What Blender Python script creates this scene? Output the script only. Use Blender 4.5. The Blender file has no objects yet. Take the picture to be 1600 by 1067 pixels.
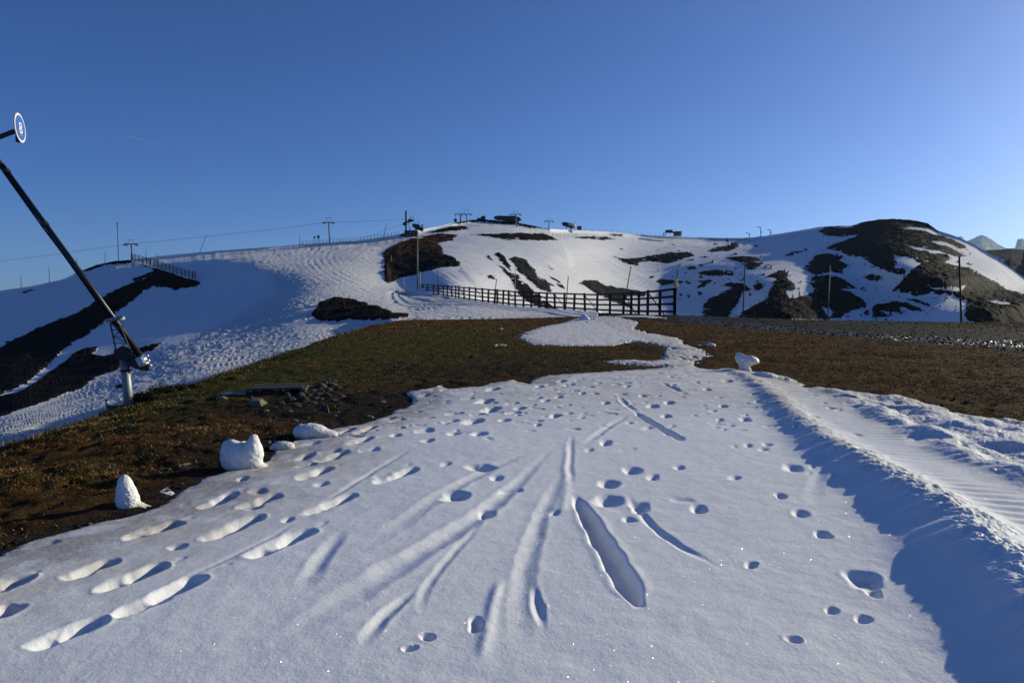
import bpy, bmesh, math, random
import numpy as np
from mathutils import Vector, Matrix

rnd = random.Random(7)
nr = np.random.RandomState(11)
scene = bpy.context.scene
COL = scene.collection
R = math.radians

# ------------------------------------------------------------------ camera, sky, sun, exposure
F = 1067.0            # focal length in photo pixels (24 mm on 36 mm, 1600 wide)
EYE = 1.6
HZ = 480.0            # eye-level row of the photo
PITCH = math.atan((533.5 - HZ) / F)
CP, SP = math.cos(PITCH), math.sin(PITCH)
SUN_AZ = R(60)        # to the right of the view direction
SUN_EL = R(15.5)
SUN_DIR = Vector((math.sin(SUN_AZ) * math.cos(SUN_EL), math.cos(SUN_AZ) * math.cos(SUN_EL), math.sin(SUN_EL)))

cam_d = bpy.data.cameras.new('camera')
cam_d.lens = 24.0
cam_d.sensor_width = 36.0
cam_d.clip_start = 0.05
cam_d.clip_end = 60000
cam = bpy.data.objects.new('camera', cam_d)
cam.location = (0, 0, EYE)
cam.rotation_euler = (R(90) - PITCH, 0, 0)
COL.objects.link(cam)
scene.camera = cam

world = bpy.data.worlds.new('World')
scene.world = world
world.use_nodes = True
wn = world.node_tree
wn.nodes.clear()
sky = wn.nodes.new('ShaderNodeTexSky')
sky.sky_type = 'NISHITA'
sky.sun_disc = False
sky.sun_elevation = SUN_EL
sky.sun_rotation = SUN_AZ
sky.altitude = 2400
sky.air_density = 0.8
sky.dust_density = 4.5
sky.ozone_density = 6.0
bg = wn.nodes.new('ShaderNodeBackground')
bg.inputs['Strength'].default_value = 0.064
wo = wn.nodes.new('ShaderNodeOutputWorld')
hs = wn.nodes.new('ShaderNodeHueSaturation')
hs.inputs['Hue'].default_value = 0.508
hs.inputs['Saturation'].default_value = 1.08
wn.links.new(sky.outputs[0], hs.inputs['Color'])
wn.links.new(hs.outputs[0], bg.inputs[0])
wn.links.new(bg.outputs[0], wo.inputs[0])

sun_d = bpy.data.lights.new('sun', 'SUN')
sun_d.energy = 2.7
sun_d.angle = R(0.5)
sun_d.color = (1.0, 0.92, 0.67)
sun = bpy.data.objects.new('sun', sun_d)
sun.rotation_euler = SUN_DIR.to_track_quat('Z', 'Y').to_euler()
COL.objects.link(sun)

scene.view_settings.view_transform = 'Standard'
scene.view_settings.look = 'None'
scene.view_settings.gamma = 1.0
scene.view_settings.exposure = 0.92

# ------------------------------------------------------------------ numeric helpers
def hash2(ix, iy, seed):
    h = (ix.astype(np.int64) * 374761393 + iy.astype(np.int64) * 668265263 + seed * 982451653) & 0xFFFFFFFF
    h = ((h ^ (h >> 13)) * 1274126177) & 0xFFFFFFFF
    h = h ^ (h >> 16)
    return (h & 0xFFFFFF).astype(np.float64) / 0xFFFFFF

def perlin(x, y, seed=0):
    x = np.asarray(x, float); y = np.asarray(y, float)
    ix = np.floor(x); iy = np.floor(y)
    fx = x - ix; fy = y - iy
    ux = fx * fx * fx * (fx * (fx * 6 - 15) + 10)
    uy = fy * fy * fy * (fy * (fy * 6 - 15) + 10)
    def g(dx, dy):
        a = hash2(ix + dx, iy + dy, seed) * 2 * np.pi
        return np.cos(a) * (fx - dx) + np.sin(a) * (fy - dy)
    a = g(0, 0); b = g(1, 0); c = g(0, 1); d = g(1, 1)
    return 1.4 * ((a * (1 - ux) + b * ux) * (1 - uy) + (c * (1 - ux) + d * ux) * uy)

def fbm(x, y, octv=4, seed=0, gain=0.5, lac=2.03):
    s = 0; a = 1.0; t = 0
    for k in range(octv):
        s = s + a * perlin(x, y, seed + k * 17)
        t += a; a *= gain
        x = x * lac + 3.1; y = y * lac - 1.7
    return s / t

def sstep(a, b, x):
    t = np.clip((np.asarray(x, float) - a) / (b - a), 0, 1)
    return t * t * (3 - 2 * t)

def tps_fit(P, v, sc, smooth=0.0):
    P = np.asarray(P, float) / sc
    n = len(P)
    d2 = ((P[:, None] - P[None]) ** 2).sum(-1)
    K = 0.5 * d2 * np.log(d2 + 1e-12)
    A = np.zeros((n + 3, n + 3))
    A[:n, :n] = K + smooth * np.eye(n)
    A[:n, n] = 1; A[:n, n + 1:] = P; A[n, :n] = 1; A[n + 1:, :n] = P.T
    w = np.linalg.solve(A, np.concatenate([v, [0, 0, 0]]))
    def ev(x, y):
        sh = np.shape(x)
        q = np.stack([np.ravel(x), np.ravel(y)], 1) / sc
        out = np.empty(len(q))
        for i in range(0, len(q), 40000):
            qq = q[i:i + 40000]
            d = ((qq[:, None] - P[None]) ** 2).sum(-1)
            out[i:i + 40000] = (0.5 * d * np.log(d + 1e-12)) @ w[:n] + w[n] + qq @ w[n + 1:]
        return out.reshape(sh)
    return ev

def sdist(px, py, poly):
    """signed distance to a closed polygon, positive inside"""
    poly = np.asarray(poly, float)
    sh = np.shape(px); x = np.ravel(px).astype(float); y = np.ravel(py).astype(float)
    best = np.full(x.shape, 1e18); ins = np.zeros(x.shape, bool)
    n = len(poly)
    for i in range(n):
        ax, ay = poly[i]; bx, by = poly[(i + 1) % n]
        dx, dy = bx - ax, by - ay
        L = dx * dx + dy * dy + 1e-12
        t = np.clip(((x - ax) * dx + (y - ay) * dy) / L, 0, 1)
        best = np.minimum(best, (x - ax - t * dx) ** 2 + (y - ay - t * dy) ** 2)
        if ay != by:
            c = ((ay > y) != (by > y)) & (x < (bx - ax) * (y - ay) / (by - ay) + ax)
            ins ^= c
    return np.where(ins, 1, -1).reshape(sh) * np.sqrt(best).reshape(sh)

def ray(px, py):
    u = (np.asarray(px, float) - 800) / F
    v = (533.5 - np.asarray(py, float)) / F
    return u, CP + v * SP, -SP + v * CP

def unproj(px, py, d):
    """the point the photo shows at (px, py) if it stands at depth d (metres along +Y)"""
    u, fy, fz = ray(px, py)
    t = d / fy
    return u * t, d + 0 * t, EYE + fz * t

def proj(x, y, z):
    zc = z - EYE
    f = y * CP - zc * SP
    up = y * SP + zc * CP
    return 800 + F * x / f, 533.5 - F * up / f

def flat(px, py, z=0.0):
    """plan position of the photo point (px, py) lying at height z"""
    u, fy, fz = ray(px, py)
    t = (z - EYE) / fz
    return u * t, fy * t

def grid_mesh(name, X, Y, Z, keep=None, attrs=None, mat=None, smooth=True, kind='structure'):
    nr_, nc = X.shape
    idx = np.arange(nr_ * nc).reshape(nr_, nc)
    q = np.stack([idx[:-1, :-1], idx[:-1, 1:], idx[1:, 1:], idx[1:, :-1]], -1).reshape(-1, 4)
    if keep is not None:
        kf = (keep[:-1, :-1] | keep[:-1, 1:] | keep[1:, 1:] | keep[1:, :-1]).ravel()
        q = q[kf]
    used = np.zeros(nr_ * nc, bool); used[q.ravel()] = True
    remap = np.cumsum(used) - 1
    q = remap[q]
    co = np.stack([X.ravel(), Y.ravel(), Z.ravel()], 1)[used]
    me = bpy.data.meshes.new(name)
    me.vertices.add(len(co)); me.vertices.foreach_set('co', co.astype(np.float32).ravel())
    me.loops.add(q.size); me.loops.foreach_set('vertex_index', q.astype(np.int32).ravel())
    me.polygons.add(len(q)); me.polygons.foreach_set('loop_start', np.arange(0, q.size, 4, dtype=np.int32))
    me.polygons.foreach_set('loop_total', np.full(len(q), 4, np.int32))
    me.update(calc_edges=True)
    me.polygons.foreach_set('use_smooth', np.full(len(q), smooth))
    for k, v in (attrs or {}).items():
        a = me.attributes.new(k, 'FLOAT', 'POINT')
        a.data.foreach_set('value', np.ascontiguousarray(v.ravel()[used], dtype=np.float32))
    if mat: me.materials.append(mat)
    o = bpy.data.objects.new(name, me); COL.objects.link(o)
    if kind: o['kind'] = kind
    return o

# ------------------------------------------------------------------ material helpers
class NT:
    def __init__(s, name):
        s.m = bpy.data.materials.new(name); s.m.use_nodes = True
        s.t = s.m.node_tree; s.t.nodes.clear()
        s.out = s.n('ShaderNodeOutputMaterial')
        s.b = s.n('ShaderNodeBsdfPrincipled'); s.l(s.b.outputs[0], s.out.inputs[0])
    def n(s, typ, **kw):
        n = s.t.nodes.new(typ)
        for k, v in kw.items():
            if k.startswith('i_'): n.inputs[k[2:].replace('_', ' ')].default_value = v
            else: setattr(n, k, v)
        return n
    def l(s, a, b): s.t.links.new(a, b)
    def pos(s, scale=None):
        g = s.n('ShaderNodeNewGeometry')
        if scale is None: return g.outputs['Position']
        v = s.n('ShaderNodeVectorMath', operation='MULTIPLY'); v.inputs[1].default_value = scale
        s.l(g.outputs['Position'], v.inputs[0]); return v.outputs[0]
    def objco(s): return s.n('ShaderNodeTexCoord').outputs['Object']
    def noise(s, vec, scale, detail=4, rough=0.55, dist=0.0):
        n = s.n('ShaderNodeTexNoise'); n.inputs['Scale'].default_value = scale
        n.inputs['Detail'].default_value = detail; n.inputs['Roughness'].default_value = rough
        n.inputs['Distortion'].default_value = dist
        s.l(vec, n.inputs['Vector']); return n.outputs[0]
    def ramp(s, fac, stops):
        r = s.n('ShaderNodeValToRGB'); e = r.color_ramp.elements
        while len(e) < len(stops): e.new(0.5)
        for k, (p, c) in enumerate(stops):
            e[k].position = p; e[k].color = (c if len(c) == 4 else (*c, 1)) if hasattr(c, '__len__') else (c, c, c, 1)
        s.l(fac, r.inputs[0]); return r.outputs[0]
    def mix(s, fac, a, b, blend='MIX'):
        m = s.n('ShaderNodeMix', data_type='RGBA', blend_type=blend)
        for v, k in ((fac, 0), (a, 6), (b, 7)):
            if hasattr(v, 'is_output'): s.l(v, m.inputs[k])
            else: m.inputs[k].default_value = v if (k == 0) else ((*v, 1) if len(v) == 3 else v)
        return m.outputs[2]
    def math(s, op, a, b=None, clamp=False):
        m = s.n('ShaderNodeMath', operation=op, use_clamp=clamp)
        for k, v in enumerate((a, b)):
            if v is None: continue
            if hasattr(v, 'is_output'): s.l(v, m.inputs[k])
            else: m.inputs[k].default_value = v
        return m.outputs[0]
    def attr(s, name): return s.n('ShaderNodeAttribute', attribute_name=name).outputs['Fac']
    def bump(s, h, strength, dist, normal=None):
        b = s.n('ShaderNodeBump'); b.inputs['Strength'].default_value = strength; b.inputs['Distance'].default_value = dist
        s.l(h, b.inputs['Height'])
        if normal is not None: s.l(normal, b.inputs['Normal'])
        return b.outputs[0]
    def set(s, **kw):
        for k, v in kw.items():
            k = k.replace('_', ' ')
            if hasattr(v, 'is_output'): s.l(v, s.b.inputs[k])
            else: s.b.inputs[k].default_value = (*v, 1) if (hasattr(v, '__len__') and len(v) == 3) else v

def snow_material():
    s = NT('snow')
    p = s.pos()
    fine = s.noise(p, 60, 4, 0.65)
    mid = s.noise(p, 9, 5, 0.6)
    speck = s.ramp(s.noise(p, 35, 5, 0.7), [(0.60, 0.0), (0.72, 1.0)])
    dirt = s.attr('dirt')
    d1 = s.math('MULTIPLY', s.ramp(s.noise(p, 3.2, 6, 0.65), [(0.30, 0.0), (0.54, 1.0)]), dirt, True)
    d2 = s.math('MULTIPLY', speck, dirt, True)
    c = s.mix(s.math('MULTIPLY', mid, 0.25), (0.80, 0.81, 0.83), (0.88, 0.88, 0.88))
    c = s.mix(s.math('MULTIPLY', d1, 0.85), c, (0.40, 0.355, 0.30))
    c = s.mix(s.math('MULTIPLY', d2, 0.6), c, (0.16, 0.11, 0.07))
    n = s.bump(fine, 0.6, 0.004)
    n = s.bump(mid, 0.4, 0.011, n)
    s.set(Base_Color=c, Roughness=0.75, Normal=n)
    s.b.inputs['Specular IOR Level'].default_value = 0.25
    # sparse ice crystals: facets with their own tilt and a mirror-like face
    v = s.n('ShaderNodeTexVoronoi', feature='F1'); v.inputs['Scale'].default_value = 520
    s.l(p, v.inputs['Vector'])
    sep = s.n('ShaderNodeSeparateColor'); s.l(v.outputs['Color'], sep.inputs[0])
    pick = s.math('GREATER_THAN', sep.outputs[2], 0.93)
    inr = s.math('LESS_THAN', v.outputs['Distance'], 0.42)
    fac = s.math('MULTIPLY', pick, inr)
    vm = s.n('ShaderNodeVectorMath', operation='MULTIPLY_ADD')
    s.l(v.outputs['Color'], vm.inputs[0]); vm.inputs[1].default_value = (3.4, 3.4, 0.0); vm.inputs[2].default_value = (-1.7, -1.7, 1.0)
    nm = s.n('ShaderNodeVectorMath', operation='NORMALIZE'); s.l(vm.outputs[0], nm.inputs[0])
    g = s.n('ShaderNodeBsdfAnisotropic'); g.inputs['Roughness'].default_value = 0.20
    g.inputs['Color'].default_value = (0.30, 0.30, 0.31, 1)
    s.l(nm.outputs[0], g.inputs['Normal'])
    ms = s.n('ShaderNodeMixShader'); s.l(fac, ms.inputs[0]); s.l(s.b.outputs[0], ms.inputs[1]); s.l(g.outputs[0], ms.inputs[2])
    s.l(ms.outputs[0], s.out.inputs[0])
    return s.m

def hill_material():
    s = NT('hill_snow_and_heath')
    p = s.pos()
    nz = s.noise(p, 0.55, 6, 0.7)
    edge = s.math('ADD', s.attr('rock'), s.math('MULTIPLY', s.math('SUBTRACT', nz, 0.5), s.attr('ragged')))
    rock = s.ramp(edge, [(0.47, 0.0), (0.53, 1.0)])
    # heath / rock
    h1 = s.noise(p, 0.35, 6, 0.65); h2 = s.noise(p, 1.6, 5, 0.7)
    heath = s.mix(s.ramp(h1, [(0.35, 0.0), (0.65, 1.0)]), (0.010, 0.007, 0.005), (0.021, 0.014, 0.008))
    heath = s.mix(s.ramp(h2, [(0.48, 0.0), (0.70, 1.0)]), heath, (0.007, 0.007, 0.005))
    stone = s.mix(s.ramp(h2, [(0.40, 0.0), (0.64, 1.0)]), (0.012, 0.011, 0.010), (0.050, 0.046, 0.038))
    warm = s.mix(s.ramp(h1, [(0.3, 0.0), (0.7, 1.0)]), (0.034, 0.015, 0.007), (0.058, 0.028, 0.012))
    rc = s.mix(s.attr('stone'), heath, stone)
    rc = s.mix(s.attr('warm'), rc, warm)
    # old snow: faint dirt, melt dimples
    sn = s.mix(s.ramp(s.noise(p, 0.8, 6, 0.7), [(0.35, 0.0), (0.75, 1.0)]), (0.84, 0.84, 0.85), (0.70, 0.69, 0.68))
    sn = s.mix(s.math('MULTIPLY', s.ramp(s.noise(p, 2.4, 4, 0.7), [(0.52, 0.0), (0.7, 1.0)]), s.attr('rough')), sn, (0.42, 0.40, 0.37))
    c = s.mix(rock, sn, rc)
    b1 = s.noise(p, 1.1, 5, 0.7)
    b2 = s.noise(p, 3.5, 4, 0.7)
    amt = s.math('ADD', s.math('MULTIPLY', rock, 0.40), s.math('MULTIPLY', s.attr('rough'), 0.75), True)
    hh = s.math('MULTIPLY', s.math('ADD', b1, s.math('MULTIPLY', b2, 0.4)), amt)
    # fine grooves running down the centre slope
    wv = s.n('ShaderNodeVectorMath', operation='DOT_PRODUCT'); s.l(p, wv.inputs[0]); wv.inputs[1].default_value = (0.80, -0.35, 0.15)
    comb = s.n('ShaderNodeCombineXYZ'); s.l(wv.outputs['Value'], comb.inputs[0])
    gr = s.noise(comb.outputs[0], 0.75, 3, 0.6)
    hh = s.math('ADD', hh, s.math('MULTIPLY', gr, s.attr('groove')))
    n = s.bump(hh, 1.0, 0.9)
    s.set(Base_Color=c, Roughness=0.85, Normal=n)
    s.b.inputs['Specular IOR Level'].default_value = 0.03
    return s.m

M_SNOW = snow_material()
M_HILL = hill_material()

# ------------------------------------------------------------------ the far hillside (snow, heath, rock)
RIDGE = [(-260,480,330),(-100,462,330),(0,454,340),(45,448,342),(100,436,345),(125,424,347),(150,414,349),(180,408,350),(205,406,351),(250,400,357),(280,397,360),
         (350,391,366),(420,386,372),(470,382,380),(560,376,392),(620,367,405),(650,360,420),(680,355,440),(705,349,452),(735,344,480),(760,343,488),(800,347,490),(830,352,492),(860,358,500),
         (890,359.5,540),(950,362,600),(1000,367,640),(1060,370,660),(1110,372.5,680),(1160,373,680),(1200,368,640),(1250,360,600),(1285,354,560),(1310,353,540),(1330,353,525),
         (1345,348,510),(1370,343.5,500),(1395,342,492),(1425,344,485),(1450,349,475),(1465,360,465),(1490,368,456),(1520,381,448),(1560,405,438),(1600,433,428),(1680,490,410),(1800,560,390)]
HILL = [(-150,500,335),(-150,560,260),(-150,680,88),(-150,760,33),
        (0,490,302),(0,540,238),(0,620,86),(0,690,33),(0,745,23),
        (100,475,290),(100,520,235),(100,580,134),(100,640,54),(100,690,34),
        (200,450,315),(200,500,250),(200,555,145),(200,600,70),(200,650,42),
        (300,440,310),(300,485,250),(300,530,150),(300,570,80),(300,620,48),
        (400,415,300),(400,460,245),(400,510,150),(400,560,78),
        (480,405,315),(480,440,240),(480,480,172),(480,520,108),(480,560,68),
        (560,400,320),(560,440,240),(560,480,160),(560,510,112),
        (640,400,330),(640,440,262),(640,470,190),(640,497,107),
        (700,375,400),(700,400,320),(700,440,230),(700,470,198),(700,500,200),
        (800,375,420),(800,400,355),(800,440,280),(800,480,236),(800,510,215),
        (880,375,470),(880,400,405),(880,440,332),(880,480,275),(880,510,235),
        (960,400,505),(960,440,412),(960,470,348),(960,510,265),
        (1060,400,530),(1060,440,445),(1060,480,335),(1060,515,250),
        (1150,400,500),(1150,440,370),(1165,470,310),(1165,485,275),(1215,440,318),(1215,480,222),(1150,515,205),
        (1250,385,490),(1250,420,380),(1250,450,300),(1250,480,238),(1250,515,190),
        (1340,375,445),(1340,410,375),(1340,440,330),(1340,480,262),(1340,515,222),
        (1420,370,420),(1420,397,325),(1420,415,270),(1420,445,252),(1420,490,229),(1420,515,216),
        (1500,398,385),(1500,418,318),(1500,434,256),(1500,466,240),(1500,500,222),(1500,520,210),
        (1600,452,385),(1600,472,262),(1600,495,240),(1600,520,216),
        (1750,545,280),(1750,560,210)]
TONGUE = [(656,457.5,235),(712,465.5,180),(754,472,157),(805,478,147),(867,482.5,134),(933,487,122),
          (640,497,107),(700,497.5,100),(800,496.5,95),(900,494.5,92),(935,494,93),(600,475,178),(600,490,135),(640,470,190)]
FENCE = [(656,456.5,235),(712,464.6,180),(754,471,157),(805,476.5,147),(867,481,134),(933,485.5,122),(997,488.5,99),(1054,490,80)]

def cols(L, k): return np.array([p[k] for p in L], float)
ridge_py = lambda px: np.interp(px, cols(RIDGE, 0), cols(RIDGE, 1))
ridge_d = lambda px: np.interp(px, cols(RIDGE, 0), cols(RIDGE, 2))
allp = np.array([(p[0], p[1], p[2]) for p in RIDGE[::2] + HILL], float)
hill_ld = tps_fit(allp[:, :2] * [1, 3.0], np.log(allp[:, 2]), 400.0, 0.0006)
tp = np.array(TONGUE, float)
tong_ld = tps_fit(tp[:, :2] * [1, 3.0], np.log(tp[:, 2]), 200.0, 0.0)
fence_py = lambda px: np.interp(px, cols(FENCE, 0), cols(FENCE, 1))
fence_d = lambda px: np.interp(px, cols(FENCE, 0), cols(FENCE, 2))
EDGE = [(-300,850),(-100,760),(0,714),(90,672),(180,641),(260,622),(310,606),(400,577),(480,549),(560,526),(600,510),(640,500),(930,497),(1000,500),(1100,503),(1300,507),(1600,512),(1800,530)]
edge_py = lambda px: np.interp(px, cols(EDGE, 0), cols(EDGE, 1))

def tongue_w(px, py):
    # the track of snow in front of the fence is nearer than the slope behind it
    wx = sstep(600, 656, px) * (1 - sstep(934, 938, px))
    return wx * sstep(0.0, 1.6, py - fence_py(px) + 0.6)

def hill_depth(px, py):
    # keep the fitted depth near the ridge's own depth at the skyline
    dh = hill_ld(px, py * 3.0)
    w = tongue_w(px, py)
    dt = np.where(w > 0, tong_ld(px, py * 3.0), dh)
    return np.exp(dh * (1 - w) + dt * w)

# bare patches traced in the photograph: (kind, points)   h heath, s stone, w warm heath
PATCH = [
 ('h', [(0,545),(60,512),(120,490),(150,470),(175,455),(215,438),(235,432),(212,440),(206,436),(228,428),(240,425),(236,416),(205,411),(160,415),(140,422),(107,431),(125,424),(150,412),(180,405),(203,405),(207,410.5),(230,417),(255,423),(280,431),(303,438),(312,442),(305,448),(290,450),(272,455),(268,450),(240,448),(225,455),(200,475),(160,505),(140,520),(100,545),(70,575),(40,600),(0,618),(-200,720),(-200,620)]),
 ('h', [(0,620),(40,608),(60,595),(90,572),(120,550),(150,540),(152,545),(142,556),(170,556),(200,548),(235,540),(258,535),(240,548),(215,552),(195,572),(150,590),(130,605),(70,628),(0,652),(-150,720),(-150,690)]),
 ('h', [(36,456),(57,451),(56,454),(37,459)]),
 ('h', [(55,513),(70,508),(69,513),(57,524)]), ('h', [(35,524),(42,524),(44,530),(38,533)]), ('h', [(5,537),(13,532),(13,537),(7,538)]),
 ('h', [(485,492),(500,476),(520,465),(548,466),(560,472),(590,479),(612,487),(640,490),(638,496),(600,499),(570,501),(545,499),(520,503),(500,503)]),
 # the big heath shoulder left of centre
 ('hw', [(598,397),(604,389),(625,379),(650,371),(690,365),(716,368),(706,376),(683,381),(692,387),(691,396),(705,401),(716,409),(719,416),(690,419),(665,425),(640,432),(622,434),(617,440),(604,442),(600,430),(600,412)]),
 ('h', [(598,392),(590,397),(586,402),(596,408),(602,404)]) if False else ('h', [(600,430),(602,425),(604,434),(602,440)]),
 # summit ring and bands
 ('h', [(700,352),(716,346),(735,342),(765,341),(800,344),(830,350),(846,357),(815,353),(790,351),(760,347),(735,347)]),
 ('h', [(659,365),(680,360),(700,355),(722,353),(735,357),(720,360),(690,363)]),
 ('h', [(735,367),(765,365.5),(800,364),(850,365),(865,371),(872,375),(850,376),(800,375),(775,372),(764,369)]),
 ('h', [(895,371),(910,370),(950,370),(960,374),(940,375)]), ('h', [(950,366),(971,366),(971,370),(961,369)]), ('h', [(990,367),(1018,367),(1016,369)]),
 ('h', [(810,352.5),(845,358.5),(830,357)]),
 # centre gullies
 ('s', [(795,403),(805,401),(820,406),(832,417),(840,432),(850,438),(860,447),(862,457),(848,454),(830,440),(815,427),(805,415)]),
 ('h', [(776,397),(781,395),(790,402),(797,416),(799,424),(790,418),(779,405)]),
 ('h', [(760,397),(767,401),(770,407),(764,405)]),
 ('h', [(776,411),(795,425),(808,431),(820,441),(835,455),(850,468),(862,478),(875,484),(845,480),(822,470),(808,455),(795,433)]),
 ('h', [(846,434),(862,443),(866,447),(855,445)]), ('h', [(856,431),(870,437),(876,443),(868,440)]), ('h', [(868,443),(880,447),(882,452),(872,449)]), ('h', [(856,414),(866,420),(863,422)]),
 ('s', [(762,430),(773,430),(775,437),(765,435)]), ('h', [(747,427),(757,427),(752,428.5)]),
 ('s', [(905,444),(912,438),(930,438),(945,446),(962,449),(975,451),(1000,455),(1012,460),(1005,464),(985,462),(975,468),(990,478),(985,482),(955,470),(930,457)]),
 # middle distance flats
 ('h', [(957,401),(975,404),(1000,403),(1025,399),(1040,395),(1075,394),(1086,399),(1065,406),(1045,412),(1030,410),(1020,408),(1000,410),(995,416),(978,411)]),
 ('h', [(1104,393),(1118,387),(1140,383),(1155,385),(1140,392),(1120,393)]),
 ('h', [(1133,402),(1165,400),(1185,402),(1187,407),(1178,409),(1194,412),(1185,417),(1178,422),(1168,421),(1160,412)]), ('h', [(1197,413),(1207,414),(1200,415)]),
 ('h', [(1090,426),(1110,423),(1122,421),(1130,424),(1146,424),(1145,431),(1125,431),(1110,432),(1095,429)]),
 ('h', [(1072,418),(1085,416),(1090,421),(1076,422)]), ('h', [(1090,415),(1099,411),(1098,416)]), ('h', [(1088,401),(1108,401),(1105,403)]),
 ('h', [(1024,441),(1032,436),(1050,437),(1068,440),(1068,443),(1055,445),(1035,446)]), ('h', [(1073,440),(1078,440),(1078,444),(1072,444)]),
 ('h', [(1085,439),(1110,437),(1115,439),(1105,444),(1100,449),(1088,450),(1098,442)]), ('h', [(1089,457),(1096,456),(1097,462),(1091,461)]), ('h', [(1074,461),(1079,462),(1078,466),(1075,466)]),
 ('h', [(1016,432),(1022,432),(1021,436),(1017,436)]), ('h', [(968,389),(972,388),(974,390)]), ('h', [(1036,386),(1056,386),(1056,387)]),
 # right hill
 ('h', [(1097,497),(1099,475),(1110,467),(1130,457),(1145,449),(1128,446),(1140,442),(1158,443),(1170,448),(1174,453),(1160,456),(1155,466),(1150,478),(1142,486),(1140,500)]),
 ('h', [(1177,447),(1185,442),(1192,443),(1192,451),(1182,456)]), ('h', [(1179,441),(1186,439),(1187,442)]), ('h', [(1155,437),(1163,436),(1160,439)]),
 ('h', [(1150,500),(1165,485),(1185,475),(1200,466),(1202,455),(1206,445),(1215,437),(1198,432),(1212,427),(1225,421),(1231,428),(1230,436),(1243,446),(1241,454),(1225,455),(1235,466),(1262,464),(1280,474),(1295,490),(1300,500)]),
 ('h', [(1256,419),(1268,407),(1273,400),(1292,396),(1318,401),(1310,406),(1328,415),(1318,420),(1319,428),(1300,426),(1275,430),(1262,425)]),
 ('h', [(1265,441),(1275,431),(1300,431),(1320,437),(1332,446),(1340,450),(1322,451),(1316,453),(1330,458),(1345,465),(1356,476),(1350,482),(1332,485),(1318,495),(1300,500),(1290,488),(1275,474),(1260,465),(1272,456)]),
 ('h', [(1227,399),(1238,394),(1260,391),(1245,397),(1230,400)]), ('h', [(1174,384),(1188,383),(1182,386)]),
 ('h', [(1278,362),(1290,356),(1300,353),(1320,352),(1335,352),(1345,347),(1375,341),(1400,341),(1425,343),(1450,348),(1464,358),(1467,364),(1450,359),(1420,356),(1408,357),(1432,360),(1448,362),(1455,366),(1475,369),(1488,375),(1508,384),(1510,389),(1495,389),(1487,382),(1470,378),(1455,378),(1478,383),(1497,393),(1512,401),(1495,401),(1470,394),(1445,389),(1418,384),(1430,390),(1455,396),(1480,398),(1486,404),(1475,411),(1500,417),(1520,422),(1538,432),(1555,440),(1570,452),(1600,460),(1640,465),(1640,540),(1510,500),(1509,488),(1512,470),(1495,466),(1490,462),(1470,460),(1455,458),(1434,463),(1420,459),(1393,455),(1405,445),(1415,432),(1430,419),(1440,413),(1425,404),(1405,400),(1397,402),(1402,410),(1398,420),(1415,420),(1416,427),(1405,430),(1385,424),(1370,419),(1357,409),(1345,402),(1330,401),(1310,394),(1290,387),(1310,379),(1330,373),(1343,366),(1325,370),(1308,370),(1290,368)]),
 ('h', [(1348,433),(1365,429),(1377,433),(1370,440),(1355,437)]), ('h', [(1344,450),(1352,452),(1354,454),(1345,453)]),
 ('h', [(1363,478),(1380,474),(1395,470),(1415,473),(1430,480),(1446,486),(1425,485),(1408,480),(1405,485),(1410,491),(1390,488),(1375,485),(1390,496),(1365,497)]),
 ('h', [(1415,466),(1430,468),(1445,474),(1455,479),(1440,477)]), ('h', [(1478,465),(1484,465),(1481,468)]),
 ('h', [(1440,491),(1455,489),(1470,490),(1478,489),(1470,494),(1445,494)]) if False else ('h', [(1352,486),(1358,485),(1361,492),(1354,492)]),
 ('h', [(1570,452),(1600,461),(1640,470),(1640,478),(1590,470),(1584,475),(1560,472)]),
]
HOLES = [[(644,371),(660,371),(664,372),(650,374)], [(1454,450),(1502,452),(1511,444),(1506,452),(1495,458)] ,
         [(1408,357),(1430,355.5),(1455,358),(1464,363),(1440,361)], [(1455,378),(1470,377),(1487,384),(1470,383)],
         [(1492,452),(1500,449),(1511,444),(1506,453),(1495,457)], [(1543,469),(1580,474),(1578,477),(1555,474)],
         [(1285,480),(1300,486),(1296,494),(1288,488)], [(1310,353),(1330,352.5),(1335,355),(1315,357)], [(1445,408),(1452,408),(1452,409.5),(1446,409.5)]]

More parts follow.
